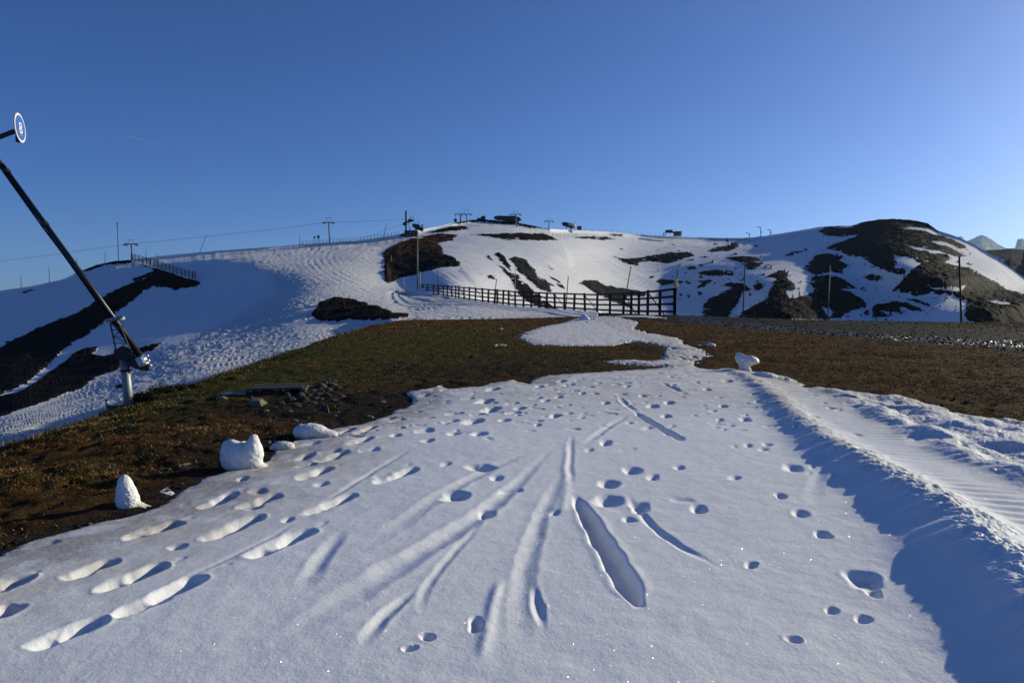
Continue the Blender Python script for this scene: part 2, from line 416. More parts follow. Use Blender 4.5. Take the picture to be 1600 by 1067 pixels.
def build_hillside():
    px = np.arange(-240, 1790, 1.55)
    nrow = 330
    PX = np.repeat(px[None], nrow, 0)
    top = ridge_py(px) + 0.9 * fbm(px / 9.0, px * 0 + 3.3, 3, 5)
    bot = edge_py(px) + 26
    t = np.linspace(0, 1, nrow)[:, None]
    tt = 0.45 * t + 0.55 * t * t          # more rows towards the far skyline (row 0 = skyline)
    PY = top[None] + (bot - top)[None] * tt
    D = hill_depth(PX, PY)
    # skyline rows keep the ridge depth
    w = 1 - sstep(0, 14, PY - top[None])
    D = D * (1 - w) + (ridge_d(px)[None] * (1 - 0.0)) * w
    # depth must shrink downwards
    D = np.minimum.accumulate(D, 0) if True else D
    X, Y, Z = unproj(PX, PY, D)
    X = X + 0 * PX
    # masks
    PXj = PX + 3.2 * fbm(X / 2.4, Y / 2.4, 3, 24, .6) + 5.0 * fbm(X / 6., Y / 6., 4, 21, .65) + 3.0 * fbm(X / 16., Y / 16., 2, 23)
    PYj = PY + 1.3 * fbm(X / 2.4, Y / 2.4, 3, 25, .6) + 2.4 * fbm(X / 6., Y / 6., 4, 22, .65)
    rock = np.full(PX.shape, -30.0); stone = np.zeros(PX.shape); warm = np.zeros(PX.shape)
    for kind, poly in PATCH:
        poly = np.array(poly, float)
        x0, y0 = poly.min(0) - 25; x1, y1 = poly.max(0) + 25
        sel = (PX > x0) & (PX < x1) & (PY > y0) & (PY < y1)
        sd = sdist(PXj[sel], PYj[sel] * 2.0, poly * [1, 2.0])
        rock[sel] = np.maximum(rock[sel], sd)
        if 's' in kind: stone[sel] = np.maximum(stone[sel], sstep(-2, 2, sd))
        if 'w' in kind:
            warm[sel] = np.maximum(warm[sel], sstep(-2, 2, sd) * (1 - sstep(394, 404, PYj[sel])))
            warm[sel] = np.maximum(warm[sel], sstep(-2, 2, sd) * (1 - sstep(604, 612, PXj[sel])) * .3)
    for poly in HOLES:
        poly = np.array(poly, float)
        rock = np.minimum(rock, -sdist(PXj, PYj * 2.0, poly * [1, 2.0]))
    # small snow streaks caught in the bare ground, and scattered small outcrops round it
    st = fbm(PX / 15, PY / 3.4, 4, 151, .6)
    rock = np.where(rock > -2, rock - (11 * sstep(.20, .44, st) * sstep(560, 900, PX) + 5 * sstep(.22, .45, st)) * (1 - stone * (PX < 1000)), rock)
    so = fbm(PX / 11, PY / 4.0, 4, 152, .6)
    rock = np.where(rock > -16, np.maximum(rock, -5 + 10 * sstep(.30, .42, so) * sstep(900, 1100, PX)), rock)
    rockm = np.clip(0.5 + rock / 11.0, 0, 1)
    stone = np.maximum(stone, 0.25 * sstep(1395, 1430, PX) * sstep(410, 425, PY))
    # relief
    sc = np.clip(D / 300.0, 0.15, 1.2)
    rk = sstep(0.4, 0.9, rockm)
    rel = rk * (2.0 * fbm(X / 9, Y / 9, 5, 31, 0.65) + 0.5 * np.abs(fbm(X / 3, Y / 3, 3, 33)) + 0.45) * np.clip(D / 220.0, 0.3, 1.0)
    # churned piste snow: streaks along the slope
    piste = sstep(-8, 25, sdist(PX, PY * 1.5, np.array([(300,392),(470,380),(620,368),(640,366),(600,395),(600,440),(655,455),(760,474),(930,491),(930,505),(600,520),(520,560),(300,640),(-260,860),(-260,740),(0,655),(150,590),(250,545),(350,500),(430,455),(415,430),(350,405),(280,398)], float) * [1, 1.5]))
    ca, sa = math.cos(0.86), math.sin(0.86)
    su, sv = X * ca + Y * sa, -X * sa + Y * ca
    rough = piste
    rel = rel + piste * (1 - rk) * np.clip(.62 + 1.3 * fbm(X / 26, Y / 26, 3, 46), .08, 1.5) * np.clip(D / 150, .30, 1.0) * ((0.30 + .30 * (1 - sstep(120, 220, D))) * fbm(su / 5.2, sv / 0.8, 4, 41, .6) + 0.34 * (.35 + .65 * sstep(110, 230, D)) * fbm(X / 2.1, Y / 2.1, 4, 44, .65) + 0.26 * fbm(su / 12, sv / 2.6, 2, 43))
    # snow-cat tracks sweeping round the curve of the piste
    tp_ = np.array([(530,379),(505,388),(496,398),(498,410),(510,424),(538,440),(585,456),(640,469),(720,481),(800,489),(900,495)], float)
    td, ta, tf = None, None, None
    best = np.full(PX.shape, 1e9); sg = np.zeros(PX.shape)
    for i in range(len(tp_) - 1):
        ax_, ay_ = tp_[i] * [1, 2]; dx_, dy_ = (tp_[i + 1] - tp_[i]) * [1, 2]; L2 = dx_ * dx_ + dy_ * dy_
        t_ = np.clip(((PX - ax_) * dx_ + (PY * 2 - ay_) * dy_) / L2, 0, 1)
        d_ = np.hypot(PX - ax_ - t_ * dx_, PY * 2 - ay_ - t_ * dy_); m_ = d_ < best
        best = np.where(m_, d_, best); sg = np.where(m_, np.sign(dx_ * (PY * 2 - ay_) - dy_ * (PX - ax_)), sg)
    lane_d = best * sg
    lane = np.exp(-(lane_d / 34.0) ** 2) * (1 - rk)
    rel = rel * (1 - .60 * lane) + lane * 0.07 * np.clip(.6 + 1.6 * fbm(PX / 26, PY / 9, 3, 48), 0, 1.4) * np.sin(lane_d * 2 * np.pi / 10.0 + 2.5 * fbm(X / 20, Y / 20, 2, 47)) * np.clip(D / 300, .25, 1.2)
    # gentle swell on all the snow
    rel = rel + (1 - rk) * (0.35 * fbm(X / 22, Y / 22, 3, 51)) * sc
    near_edge = sstep(0, 40, bot[None] - 26 - PY + 20)
    Z = Z + rel * np.clip((PY - top[None]) / 6, 0.15, 1)
    groove = sstep(0, 12, sdist(PX, PY * 1.5, np.array([(620,436),(720,415),(745,440),(790,470),(770,474),(660,452)], float) * [1, 1.5])) \
        + sstep(0, 12, sdist(PX, PY * 1.5, np.array([(880,385),(920,392),(1000,430),(1050,455),(1040,475),(1000,455),(930,430),(890,420)], float) * [1, 1.5]))
    gq = -0.55 * PX + PY + 2.0 * fbm(PX / 40, PY / 40, 2, 155); gs = PX + .55 * PY
    Z = Z + np.clip(groove, 0, 1) * (1 - rk) * .16 * fbm(gq / 3.0, gs / 70, 3, 156, .6) + (1 - rk) * .05 * fbm(X / 2.2, Y / 2.2, 3, 157)
    # the back of the ridge falls away out of sight
    nb = 8
    k = (np.arange(1, nb + 1)[::-1] ** 1.6)[:, None] * 6.0
    dx, dy, _ = X[0], Y[0], Z[0]
    rr = np.sqrt(dx * dx + dy * dy)
    Xb = dx + k * dx / rr; Yb = dy + k * dy / rr; Zb = Z[0] - 0.22 * k - 0.002 * k * k
    ex = lambda A: np.concatenate([np.repeat(A[:1], nb, 0), A], 0)
    o = grid_mesh('hillside', np.concatenate([Xb, X]), np.concatenate([Yb, Y]), np.concatenate([Zb, Z]),
                  attrs={'rock': ex(rockm), 'stone': ex(stone), 'warm': ex(warm), 'rough': ex(np.clip(0.35 + rough, 0, 1)), 'ragged': ex(0.9 + 0 * PX), 'groove': ex(groove)}, mat=M_HILL)
    return o, dict(PX=PX, PY=PY, X=X, Y=Y, Z=Z)

hill_obj, HG = build_hillside()

def hill_point(px, py):
    """surface point of the hillside seen at photo pixel (px, py)"""
    j = int(np.argmin(np.abs(HG['PX'][0] - px)))
    i = int(np.argmin(np.abs(HG['PY'][:, j] - py)))
    d = float(HG['Y'][i, j])
    x, y, z = unproj(px, py, d)
    return Vector((float(x), float(y), float(HG['Z'][i, j])))

# ------------------------------------------------------------------ the near plateau
GP = [(0,0,0),(6,3,0),(-4,3,0),(0,9,0),(8,10,0),(-6,10,0),(0,18,0),(14,18,0),(-8,20,0),(0,30,0),(20,25,0),(-8,34,0),(0,48,0.02),(30,40,0),(60,40,0),(60,-20,0),(-40,-20,0),(-40,20,0)]
for p_ in [(656,457.5,235),(754,472,157),(867,482.5,134),(933,487,122),(997,489.5,99),(1054,491,80),(640,497.5,105),(720,497.5,98),(800,496.5,93),(900,495,92),(935,494,93),(1150,495,82),(1300,498.5,78),(1450,501,72),(1600,503.5,68),(1750,508,62)]:
    x_, y_, z_ = unproj(*p_); GP.append((float(x_), float(y_), float(z_) - 0.12))
ga = np.array(GP)
_gz = tps_fit(ga[:, :2], ga[:, 2], 60.0, 0.0005)
YX = np.array([-10, 7.4, 10.7, 14.2, 18, 26, 45, 68, 105, 150.])
XE = np.array([-6.0, -6.2, -6.95, -7.3, -7.6, -9.0, -11.2, -14.0, -17.5, -25.])
BX = np.array([-60, -30, -16, 0, 9, 12, 13.5, 15, 16, 17, 18.5, 19.5, 25, 52, 100.])
BY = np.array([130, 112, 106, 98, 95, 97, 100, 124, 120, 114, 99, 83, 81, 71, 60.])

def ground_base(x, y):
    w = sstep(30, 75, y)
    z = np.where(w > 0, _gz(x, np.clip(y, -20, 240)), 0) * w
    return z

def ground_z(x, y, detail=True):
    z = ground_base(x, y)
    t = np.interp(y, YX, XE) - x + (0.5 * fbm(y / 3.1, x / 9., 3, 61) + 0.7 * perlin(y / 7., x * 0, 62)) * sstep(4, 9, y)
    z = z - 0.62 * 0.5 * (t + np.sqrt(t * t + 0.8)) * sstep(-3.5, -0.5, t)
    b = y - np.interp(x, BX, BY)
    z = z - 0.45 * 0.5 * (b + np.sqrt(b * b + 4.0)) * sstep(-6, 0, b)
    if detail:
        z = z + 0.030 * fbm(x / 1.3, y / 1.3, 4, 63) + 0.05 * fbm(x / 5., y / 5., 2, 64) * sstep(3, 9, y)
    return z

# ---- where the foreground snow lies (traced in the photograph, laid on the plateau)
SNOW_PX = [(-420,960),(-200,905),(-60,880),(0,866),(20,853),(85,832),(150,815),(215,800),(262,782),(285,765),(318,745),(352,735),(405,727),(425,704),(455,690),(480,683),(520,668),(562,662),(600,650),(636,634),(648,625),(636,612),(668,607),(690,600),(700,607),(752,602),(770,598),(800,592),(826,600),(845,588),(885,584),(930,582),(962,579),(1010,577),(1045,573),
           (1000,571),(950,567),(942,564),(975,562),(1010,563),(1030,560),(1034,549),(1042,544),(1018,536),(990,534),(958,541),(880,541),(830,538),(806,527),(815,519),(845,511),(880,507),(905,502),(935,501),(962,502),(1000,507),(992,514),(1020,520),(1062,528),(1076,537),(1100,546),(1112,556),(1090,563),(1086,573),(1110,577),
           (1150,577),(1185,581),(1215,588),(1245,600),(1260,606),(1300,611),(1345,613),(1380,618),(1420,626),(1475,634),(1478,642),(1510,648),(1560,655),(1640,664),(1760,690),(1900,720),(2100,760),(2600,1300),(1900,3200),(-300,3200),(-1600,1400)]
SNOW_XY = np.array([flat(a, b, 0.03) for a, b in SNOW_PX])
STREAK_PX = [(932,501),(960,500.5),(1000,501.5),(1040,504),(1062,506),(1040,506.5),(1000,504.5),(960,503)]
SMALL_PX = [[(772,540),(780,538.6),(795,539),(790,541),(776,541.5)], [(1086,556),(1095,553.5),(1102,556),(1094,558)], [(232,772),(262,762),(285,762),(282,772),(255,780),(236,781)],
            [(1176,583),(1230,590),(1256,602),(1240,607),(1200,600)]]

BANK = [(1130,578,0.03),(1176,592,0.06),(1215,632,0.09),(1262,678,0.11),(1330,722,0.135),(1402,756,0.155),(1472,803,0.175),(1540,852,0.19),(1620,925,0.205),(1760,1040,0.22),(2050,1300,0.28),(2600,1900,0.3)]
BANK_XY = np.array([[*flat(a, b, h)] for a, b, h in BANK]); BANK_H = np.array([b[2] for b in BANK])
_t = np.linspace(0, len(BANK) - 1, 90); _i = np.arange(len(BANK))
BANK_XY = np.stack([np.interp(_t, _i, BANK_XY[:, 0]), np.interp(_t, _i, BANK_XY[:, 1])], 1); BANK_H = np.interp(_t, _i, BANK_H)
for _ in range(30):
    BANK_XY[1:-1] = .25 * BANK_XY[:-2] + .5 * BANK_XY[1:-1] + .25 * BANK_XY[2:]

def poly_st(x, y, P):
    """nearest segment of an open polyline: signed side distance (right of travel positive), arc length, fraction index"""
    best = np.full(x.shape, 1e9); side = np.zeros(x.shape); arc = np.zeros(x.shape); fi = np.zeros(x.shape)
    acc = 0.0
    for i in range(len(P) - 1):
        ax, ay = P[i]; dx, dy = P[i + 1][0] - ax, P[i + 1][1] - ay
        L = math.hypot(dx, dy)
        tr = ((x - ax) * dx + (y - ay) * dy) / (L * L)
        t = np.clip(tr, 0, 1)
        d = np.hypot(x - ax - t * dx, y - ay - t * dy)
        s = np.sign(dx * (y - ay) - dy * (x - ax))
        m = d < best - 1e-9
        best = np.where(m, d, best); side = np.where(m, s, side); arc = np.where(m, acc + t * L, arc); fi = np.where(m, i + t, fi)
        acc += L
    return best * side, arc, fi

# footprints: (x0,y0,x1,y1 in photo pixels heel to toe, half width m, depth m)
LONG = [(100,930,185,893),(152,950,262,905),(52,1050,168,1000),(184,998,322,926),(196,860,278,832),(320,866,410,822),(388,898,484,852),(315,806,370,783),(374,811,440,788),(482,822,557,791),(468,764,516,744),(588,774,650,749),(-20,1000,33,972),(-10,950,43,920),(500,732,544,716),(466,727,486,717),(520,686,552,675),(556,686,586,674),(544,706,580,694),(-60,905,-10,880)]
ROUND = [(692,792,729,809),(729,746,772,755),(768,766,786,773),(939,706,954,715),(975,751,1000,762),(937,773,966,785),(930,798,970,816),(1012,764,1028,771),(988,809,1014,827),(1082,814,1104,827),(1166,908,1185,919),(861,825,874,832),(628,1049,650,1060),(735,1004,750,1030),(656,1030,679,1043),(1329,924,1372,955),(1353,953,1377,968),(1339,996,1363,1008),(1227,1032,1246,1040),(1275,857,1298,870),(1239,823,1263,834),(1212,795,1227,803),(1227,746,1251,757),(1193,710,1208,714),(1162,712,1174,716),(1156,666,1172,674),
         (640,632,652,639),(650,620,668,625),(671,611,682,615),(758,612,780,620),(745,632,768,640),(750,646,782,656),(724,666,755,675),(598,656,615,663),(1012,644,1029,650),(1038,639,1053,644),(1034,662,1050,667),(1124,645,1136,649),(803,648,820,652),(860,661,874,667),(690,612,706,616),(838,610,850,613),(880,608,890,611),(905,624,914,627),(940,640,952,644),(1100,618,1110,621),(1085,606,1094,608),(1048,610,1056,613),(975,612,984,615),(930,606,940,608),(845,636,858,639),(868,630,880,633),(1000,628,1010,631),(1180,640,1190,643),(1120,668,1130,672),(1240,690,1250,694),(1130,600,1145,604),
         (870,600,884,604),(736,690,762,696),(780,668,796,672),(833,677,846,680),(556,664,570,668),(612,690,626,694),(660,700,676,705),(700,690,716,694),(1060,700,1070,704),(1290,985,1302,990),(265,870,290,880),(440,830,455,837),(495,770,512,776)]
GROOVES = [  # points px, half width m at ends, depth m, rim m
 ([(898,796),(925,845),(962,915),(1003,990)], (0.05,0.080), 0.095, 0.004),
 ([(975,790),(1015,847),(1060,882),(1135,927)], (0.03,0.03), 0.03, 0.003),
 ([(990,657),(1022,678),(1069,708)], (0.05,0.055), 0.06, 0.005),
 ([(1030,606),(1048,614),(1072,627)], (0.05,0.05), 0.045, 0.005),
 ([(880,700),(800,790),(735,845),(640,905),(520,985),(400,1075)], (0.05,0.11), 0.024, 0.005),
 ([(850,722),(800,735),(745,765),(690,795),(620,850),(540,910)], (0.05,0.08), 0.015, 0.004),
 ([(660,705),(600,742),(540,782),(485,822)], (0.018,0.02), 0.022, 0.002),
 ([(480,825),(430,860),(380,888),(290,930),(200,985)], (0.018,0.018), 0.012, 0.002),
 ([(893,690),(890,745),(893,790)], (0.035,0.03), 0.018, 0.004),
 ([(885,745),(850,820),(822,900),(812,1000),(812,1080)], (0.05,0.06), 0.014, 0.003),
 ([(834,945),(842,985),(850,1025)], (0.024,0.026), 0.022, 0.004),
 ([(790,800),(700,905),(664,960),(655,1010)], (0.025,0.028), 0.010, 0.002),
 ([(965,628),(978,645),(1000,662)], (0.05,0.05), 0.02, 0.012),
 ([(540,850),(500,905),(470,965)], (0.05,0.06), 0.016, 0.002),
 ([(655,955),(600,1000),(560,1060)], (0.03,0.04), 0.02, 0.003),
 ([(985,660),(940,690),(905,720)], (0.05,0.05), 0.016, 0.004),
 ([(1300,705),(1280,760),(1262,830)], (0.06,0.06), 0.010, 0.002),
]
RIDGES = [([(783,935),(768,990),(752,1075)], 0.028, 0.010), ([(888,705),(884,780),(880,830)], 0.035, 0.008)]

def carve(x, y, z):
    """footprints, ski tracks and drag marks pressed into the snow at plan points x, y"""
    def sel(cx, cy, r): return (np.abs(x - cx) < r) & (np.abs(y - cy) < r)
    def hole(x0, y0, x1, y1, hw, dep, seed, rim=0.010, sharp=1.0):
        cx, cy = (x0 + x1) / 2, (y0 + y1) / 2
        L = math.hypot(x1 - x0, y1 - y0)
        m = sel(cx, cy, L * .5 + hw + .35)
        if not m.any(): return
        xx, yy = x[m], y[m]
        dx, dy = ((x1 - x0) / L, (y1 - y0) / L) if L > 1e-4 else (1, 0)
        xw = xx + 0.025 * perlin(xx * 9, yy * 9, seed); yw = yy + 0.025 * perlin(xx * 9, yy * 9, seed + 3)
        s = (xw - cx) * dx + (yw - cy) * dy; q = -(xw - cx) * dy + (yw - cy) * dx
        half = max(L / 2 - hw, 0)
        d = np.hypot(np.maximum(np.abs(s) - half, 0), q) / hw
        prof = 1 - (sstep(0.2, 1.3, d) if L > .16 else sstep(.35, 1.22, d))
        along = 0.72 + 0.28 * np.clip(s / (half + hw), -1, 1)       # the toe end goes deeper
        zz = -dep * prof * along + rim * np.exp(-((d - 1.25) / 0.22) ** 2) * (0.6 + 0.8 * perlin(xx * 6, yy * 6, seed + 5))
        zz += prof * 0.22 * dep * fbm(xx * 14, yy * 14, 3, seed + 7)
        z[m] += zz
    k = 100
    for a, b, c, d in LONG:
        x0, y0 = flat(a, b); x1, y1 = flat(c, d)
        dx, dy = x1 - x0, y1 - y0; a_, b_ = nr.rand(2)
        hole(x0, y0, x0 + dx * .96, y0 + dy * .96, 0.060 + 0.02 * a_, 0.036 + .012 * b_, k, 0.004)
        f0 = .30 + .16 * b_; ox, oy = .018 * (a_ - .5) * 2, .018 * (b_ - .5) * 2
        hole(x0 + dx * f0 + ox, y0 + dy * f0 + oy, x1 + ox, y1 + oy, 0.048 + .014 * b_, 0.045 + .02 * a_, k + 4, 0.006)
        hole(x0 - dx * .02 + ox, y0 - dy * .02 - oy, x0 + dx * .34, y0 + dy * .34, 0.042, 0.020 + .012 * a_, k + 6, 0.004)
        hole(x1 + dx * .12, y1 + dy * .12, x1 + dx * .34, y1 + dy * .34, 0.022, 0.012 * b_, k + 8, 0.0); k += 11
    for a, b, c, d in ROUND:
        x0, y0 = flat(a, (b + d) / 2); x1, _ = flat(c, (b + d) / 2)
        _, ya = flat(a, d); _, yb = flat(a, b)
        w = abs(x1 - x0) / 2; dep_y = abs(yb - ya) / 2
        cx = (x0 + x1) / 2; cy = (ya + yb) / 2
        hw = max(0.03, min(w, dep_y, 0.11))
        ln = max(w, dep_y, hw + .001)
        vx, vy = (1, 0) if w > dep_y else (0.25, 0.97)
        ln = min(ln, hw * 2.4)
        hole(cx - vx * ln, cy - vy * ln, cx + vx * ln, cy + vy * ln, hw, min(0.080, 0.028 + 0.48 * hw), k, 0.004); k += 11
    for _ in range(260):        # old, half-melted prints and dimples
        cx, cy = nr.uniform(-6, 7), nr.uniform(4.5, 17)
        a = nr.uniform(0, 6.28); l = nr.uniform(.02, .12)
        hole(cx - l * math.cos(a), cy - l * math.sin(a), cx + l * math.cos(a), cy + l * math.sin(a), nr.uniform(.025, .06), nr.uniform(.012, .045), k, 0.002); k += 11
    for _ in range(300):        # melt pits on the far half of the field
        cx, cy = nr.uniform(-4, 7.5), nr.uniform(8, 17); l = nr.uniform(.02, .16); a = nr.normal(.2, .5)
        hole(cx - l * math.cos(a), cy - l * math.sin(a), cx + l * math.cos(a), cy + l * math.sin(a), nr.uniform(.025, .055), nr.uniform(.012, .04), k, 0.002); k += 11
    for _ in range(28):         # a walked line along the left edge
        t = nr.rand(); bx = -3.4 + 5.2 * t; by = 4.6 + 9.5 * t
        cx, cy = bx + nr.uniform(-.9, .7), by + nr.uniform(-.6, .6)
        hole(cx - .10, cy - .05, cx + .10, cy + .09, nr.uniform(.05, .07), nr.uniform(.04, .08), k, 0.008); k += 11
    for pts, (w0, w1), dep, rim in GROOVES:
        P = np.array([flat(a, b) for a, b in pts])
        # smooth the traced line
        tt = np.linspace(0, len(P) - 1, 14); ii = np.arange(len(P))
        Pq = np.stack([np.interp(tt, ii, P[:, 0]), np.interp(tt, ii, P[:, 1])], 1)
        for _ in range(2): Pq[1:-1] = .25 * Pq[:-2] + .5 * Pq[1:-1] + .25 * Pq[2:]
        x0, y0 = Pq.min(0) - .5; x1, y1 = Pq.max(0) + .5
        m = (x > x0) & (x < x1) & (y > y0) & (y < y1)
        xx, yy = x[m], y[m]
        d, arc, fi = poly_st(xx, yy, Pq)
        f = fi / 13.0
        w = (w0 + (w1 - w0) * f) * (1 - .6 * sstep(.78, 1.0, f)) * (1 - .5 * (1 - sstep(0, .25, f))) * (1 + 0.22 * perlin(arc * 5, arc * 0, k))
        q = np.abs(d) / w
        ends = sstep(0, 0.22, f) * (1 - sstep(0.86, 1.0, f)) if dep > 0.055 else sstep(0, 0.35, f) * (1 - sstep(0.55, 1.0, f))
        prof = 1 - (sstep(0.5, 1.12, q) if dep > .055 else sstep(0.0, 1.4, q))
        if dep < .055: dep *= .75; rim *= .7
        z[m] += ends * (-dep * prof * (1 + .15 * perlin(arc * 7, d * 9, k + 1)) + rim * np.exp(-((q - 1.35) / .35) ** 2)); k += 11
    for pts, w, h in RIDGES:
        P = np.array([flat(a, b) for a, b in pts])
        x0, y0 = P.min(0) - .4; x1, y1 = P.max(0) + .4
        m = (x > x0) & (x < x1) & (y > y0) & (y < y1)
        d, arc, fi = poly_st(x[m], y[m], P)
        f = fi / (len(P) - 1)
        z[m] += h * np.exp(-(d / w) ** 2) * sstep(0, .25, f) * (1 - sstep(.9, 1.0, f))
    return z

def bank_relief(x, y, inside):
    """the ploughed bank on the right and the rutted strip behind it"""
    s, arc, fi = poly_st(x, y, BANK_XY)          # travel runs towards the camera: negative side lies to the right
    h = np.interp(fi, np.arange(len(BANK_H)), BANK_H)
    s_r = s                                       # >0 to the right of the crest (away from the open snow)
    wob = (0.10 * perlin(arc * 1.6, arc * 0, 71) + 0.05 * perlin(arc * 5.1, arc * 0, 72)) * np.exp(-(s_r / .45) ** 2)
    sr = s_r + wob
    g = np.clip((h - .03) / .2, 0.25, 1.3)
    left = np.exp(-(np.minimum(sr, 0) / (0.10 + 1.15 * h)) ** 2)
    right = 0.42 + 0.58 * np.exp(-(np.maximum(sr, 0) / 0.22) ** 2)
    base = h * np.where(sr < 0, left, right)
    # broken, lumpy crest
    lump = fbm(x * 3.6, y * 3.6, 5, 73, .62)
    crest = np.exp(-((sr - .05) / 0.20) ** 2)
    base += crest * g * (0.048 * lump + 0.030 * np.abs(perlin(x * 9, y * 9, 74)) + .028 * fbm(x * 15, y * 15, 3, 85, .65))
    # scalloped ribs on the shadow side, running down from the crest
    rib = perlin(arc * 3.4 + sr * 1.2, sr * 0.8, 75)
    base += np.where(sr < 0, 1, .3) * np.exp(-((sr + .25) / .35) ** 2) * g * 0.018 * rib
    # ruts to the right
    rr = sstep(.15, .5, sr)
    k1 = np.exp(-((sr - 1.15 - .15 * perlin(arc * .7, arc * 0, 76)) / .20) ** 2) * (0.55 + .6 * perlin(arc * 1.1, sr, 77))
    k2 = np.exp(-((sr - 1.85 - .15 * perlin(arc * .8, arc * 0, 78)) / .25) ** 2) * (0.5 + .7 * perlin(arc * 1.3, sr, 79))
    rib2 = np.sin(arc * 2 * np.pi / 0.17 + 3.0 * perlin(arc * .8, sr * .8, 80)) * (1 - sstep(.9, 1.1, sr)) * sstep(.2, .4, sr)
    base += rr * (0.11 * k1 + 0.085 * k2 + 0.007 * rib2 * sstep(-.3, .3, perlin(x * 1.1, y * 1.1, 83)) + (0.045 * fbm(x * 2.3, y * 2.3, 4, 81) - .05 * sstep(.1, .5, perlin(x * 1.9, y * 1.9, 82)) + .026 * fbm(x * 7.5, y * 7.5, 4, 84, .65)) * sstep(.7, 1.3, sr))
    end = sstep(-.3, 1.0, arc)
    return base * np.where(arc <= 0.0, 0.6, 1) * np.where(arc < .6, .6 + .4 * end, 1), sr

def build_snow():
    py = np.concatenate([np.linspace(498, 530, 40)[:-1], np.arange(530, 700, .75), np.arange(700, 1130, .95), np.linspace(1131, 1700, 60), np.geomspace(1720, 4600, 24)])
    u = np.concatenate([np.arange(-1500, -420, 30.), np.arange(-420, -30, 5.), np.arange(-30, 1640, 1.3), np.arange(1640, 2300, 4.), np.arange(2300, 4200, 30.)])
    PX, PY = np.meshgrid(u, py)
    X, Y = flat(PX, PY)
    Y = Y + 0 * X
    # ragged melt edge
    ragm = 1 + 1.1 * sstep(13, 22, Y)
    jx = X + ragm * 0.13 * fbm(X * 2.6, Y * 2.6, 5, 91, .68) * np.clip(Y / 8, .6, 2.2); jy = Y + ragm * 0.18 * fbm(X * 2.6, Y * 1.8, 5, 92, .68) * np.clip(Y / 8, .6, 3.0)
    sd = sdist(jx, jy, SNOW_XY)
    sd = sd - (.55 * sstep(.12, .38, fbm(X * .9, Y * .45, 4, 161, .65)) + .12) * sstep(16, 22, Y)
    for pl in SMALL_PX:
        sd = np.maximum(sd, sdist(jx, jy, np.array([flat(a, b) for a, b in pl])))
    sd = np.maximum(sd, sdist(X + .5 * fbm(X / 2, Y / 2, 2, 94), Y + 1.2 * fbm(X / 2, Y / 4, 3, 93), np.array([flat(a, b) for a, b in STREAK_PX])))
    thick = 0.022 * (1 - np.exp(-np.maximum(sd, 0) / 0.05)) + (0.05 * sstep(.0, .8, sd) + 0.04 * sstep(.4, 2.5, sd)) * (1 - .5 * sstep(13, 22, Y)) + np.where(sd < 0, sd * 0.5, 0)
    gz = ground_z(X, Y)
    Z = ground_base(X, Y) + .012 + thick
    inner = sstep(0.02, 0.5, sd)
    bk, sr = bank_relief(X, Y, sd)
    Z = Z + bk * sstep(0.0, .5, sd)
    calm = 1 - sstep(-.1, .3, sr)
    rel = np.zeros(X.shape)
    wx = 0.022 * fbm(X * 3.1, Y * 3.1, 4, 141, .6); wy = 0.022 * fbm(X * 3.1, Y * 3.1, 4, 142, .6)
    rel = carve(X + wx, Y + wy, rel)
    # melt has rounded every edge
    rel1 = rel.copy()
    for it in range(5):
        if it == 1: rel1 = rel.copy()
        rel[1:-1] = .25 * rel[:-2] + .5 * rel[1:-1] + .25 * rel[2:]
        rel[:, 1:-1] = .25 * rel[:, :-2] + .5 * rel[:, 1:-1] + .25 * rel[:, 2:]
    rel = rel + (rel1 - rel) * sstep(6.5, 9.5, Y)
    rel *= 1 + .25 * fbm(X * 4, Y * 4, 3, 143)
    Z = Z + rel * inner
    Z += inner * (0.007 * fbm(X / .9, Y / .9, 4, 95) + 0.004 * np.minimum(0, fbm(X * 2.2, Y * 2.2, 3, 99) + .1) + 0.003 * fbm(X * 5, Y * 5, 3, 96) + 0.012 * fbm(X / 2.5, Y / 4., 2, 97))
    far = sstep(9, 15, Y)
    Z += inner * far * (.012 + .022 * sstep(15, 22, Y)) * fbm(X * 2.1, Y * 1.1, 4, 98)
    gz2 = np.minimum(gz, ground_z(X, Y) )
    Z = np.where(sd < -0.02, np.minimum(Z, gz2 - 0.04), np.maximum(Z, gz2 + np.clip(sd, 0, .05) * .5 - .004 - .16 * sstep(.05, .4, sd)) )
    dirt = np.clip((1 - sstep(0.0, .8, sd)) * 1.1 + .45 * sstep(8, 14, Y) * (1 - sstep(.1, .5, np.abs(sr) - 1.)) * 0 + .55 * sstep(7.5, 12, Y) + .55 * np.exp(-((sr - .05) / .18) ** 2) * sstep(3, 6, Y) + 0.30 * sstep(.3, 1, sr), 0, 1)
    dirt = np.maximum(dirt, .95 * (1 - sstep(.2, 2.0, sd)) * sstep(-.2, -1.5, X))
    o = grid_mesh('snow_field', X, Y, Z, keep=sd > -0.12, attrs={'dirt': dirt}, mat=M_SNOW)
    return o

snow_obj = build_snow()

# ---- gravel track
TRACK_PX_UP = [(905,497),(940,494.5),(1000,494),(1060,494.5),(1130,497),(1200,500),(1300,503.5),(1400,506.5),(1500,510),(1600,514),(1800,522),(2100,534),(2500,555)]
TRACK_PX_LO = [(2500,640),(2100,596),(1800,567),(1600,549),(1500,541),(1400,533),(1300,525),(1200,517),(1130,512),(1060,508),(1000,505),(940,503),(905,501)]
TRACK_XY = np.array([flat(a, b) for a, b in TRACK_PX_UP + TRACK_PX_LO])

def track_sd(x, y):
    return sdist(x + 0.35 * fbm(x / 1.2, y / 1.2, 3, 101), y + 0.7 * fbm(x / 1.5, y / 1.5, 4, 102), TRACK_XY)

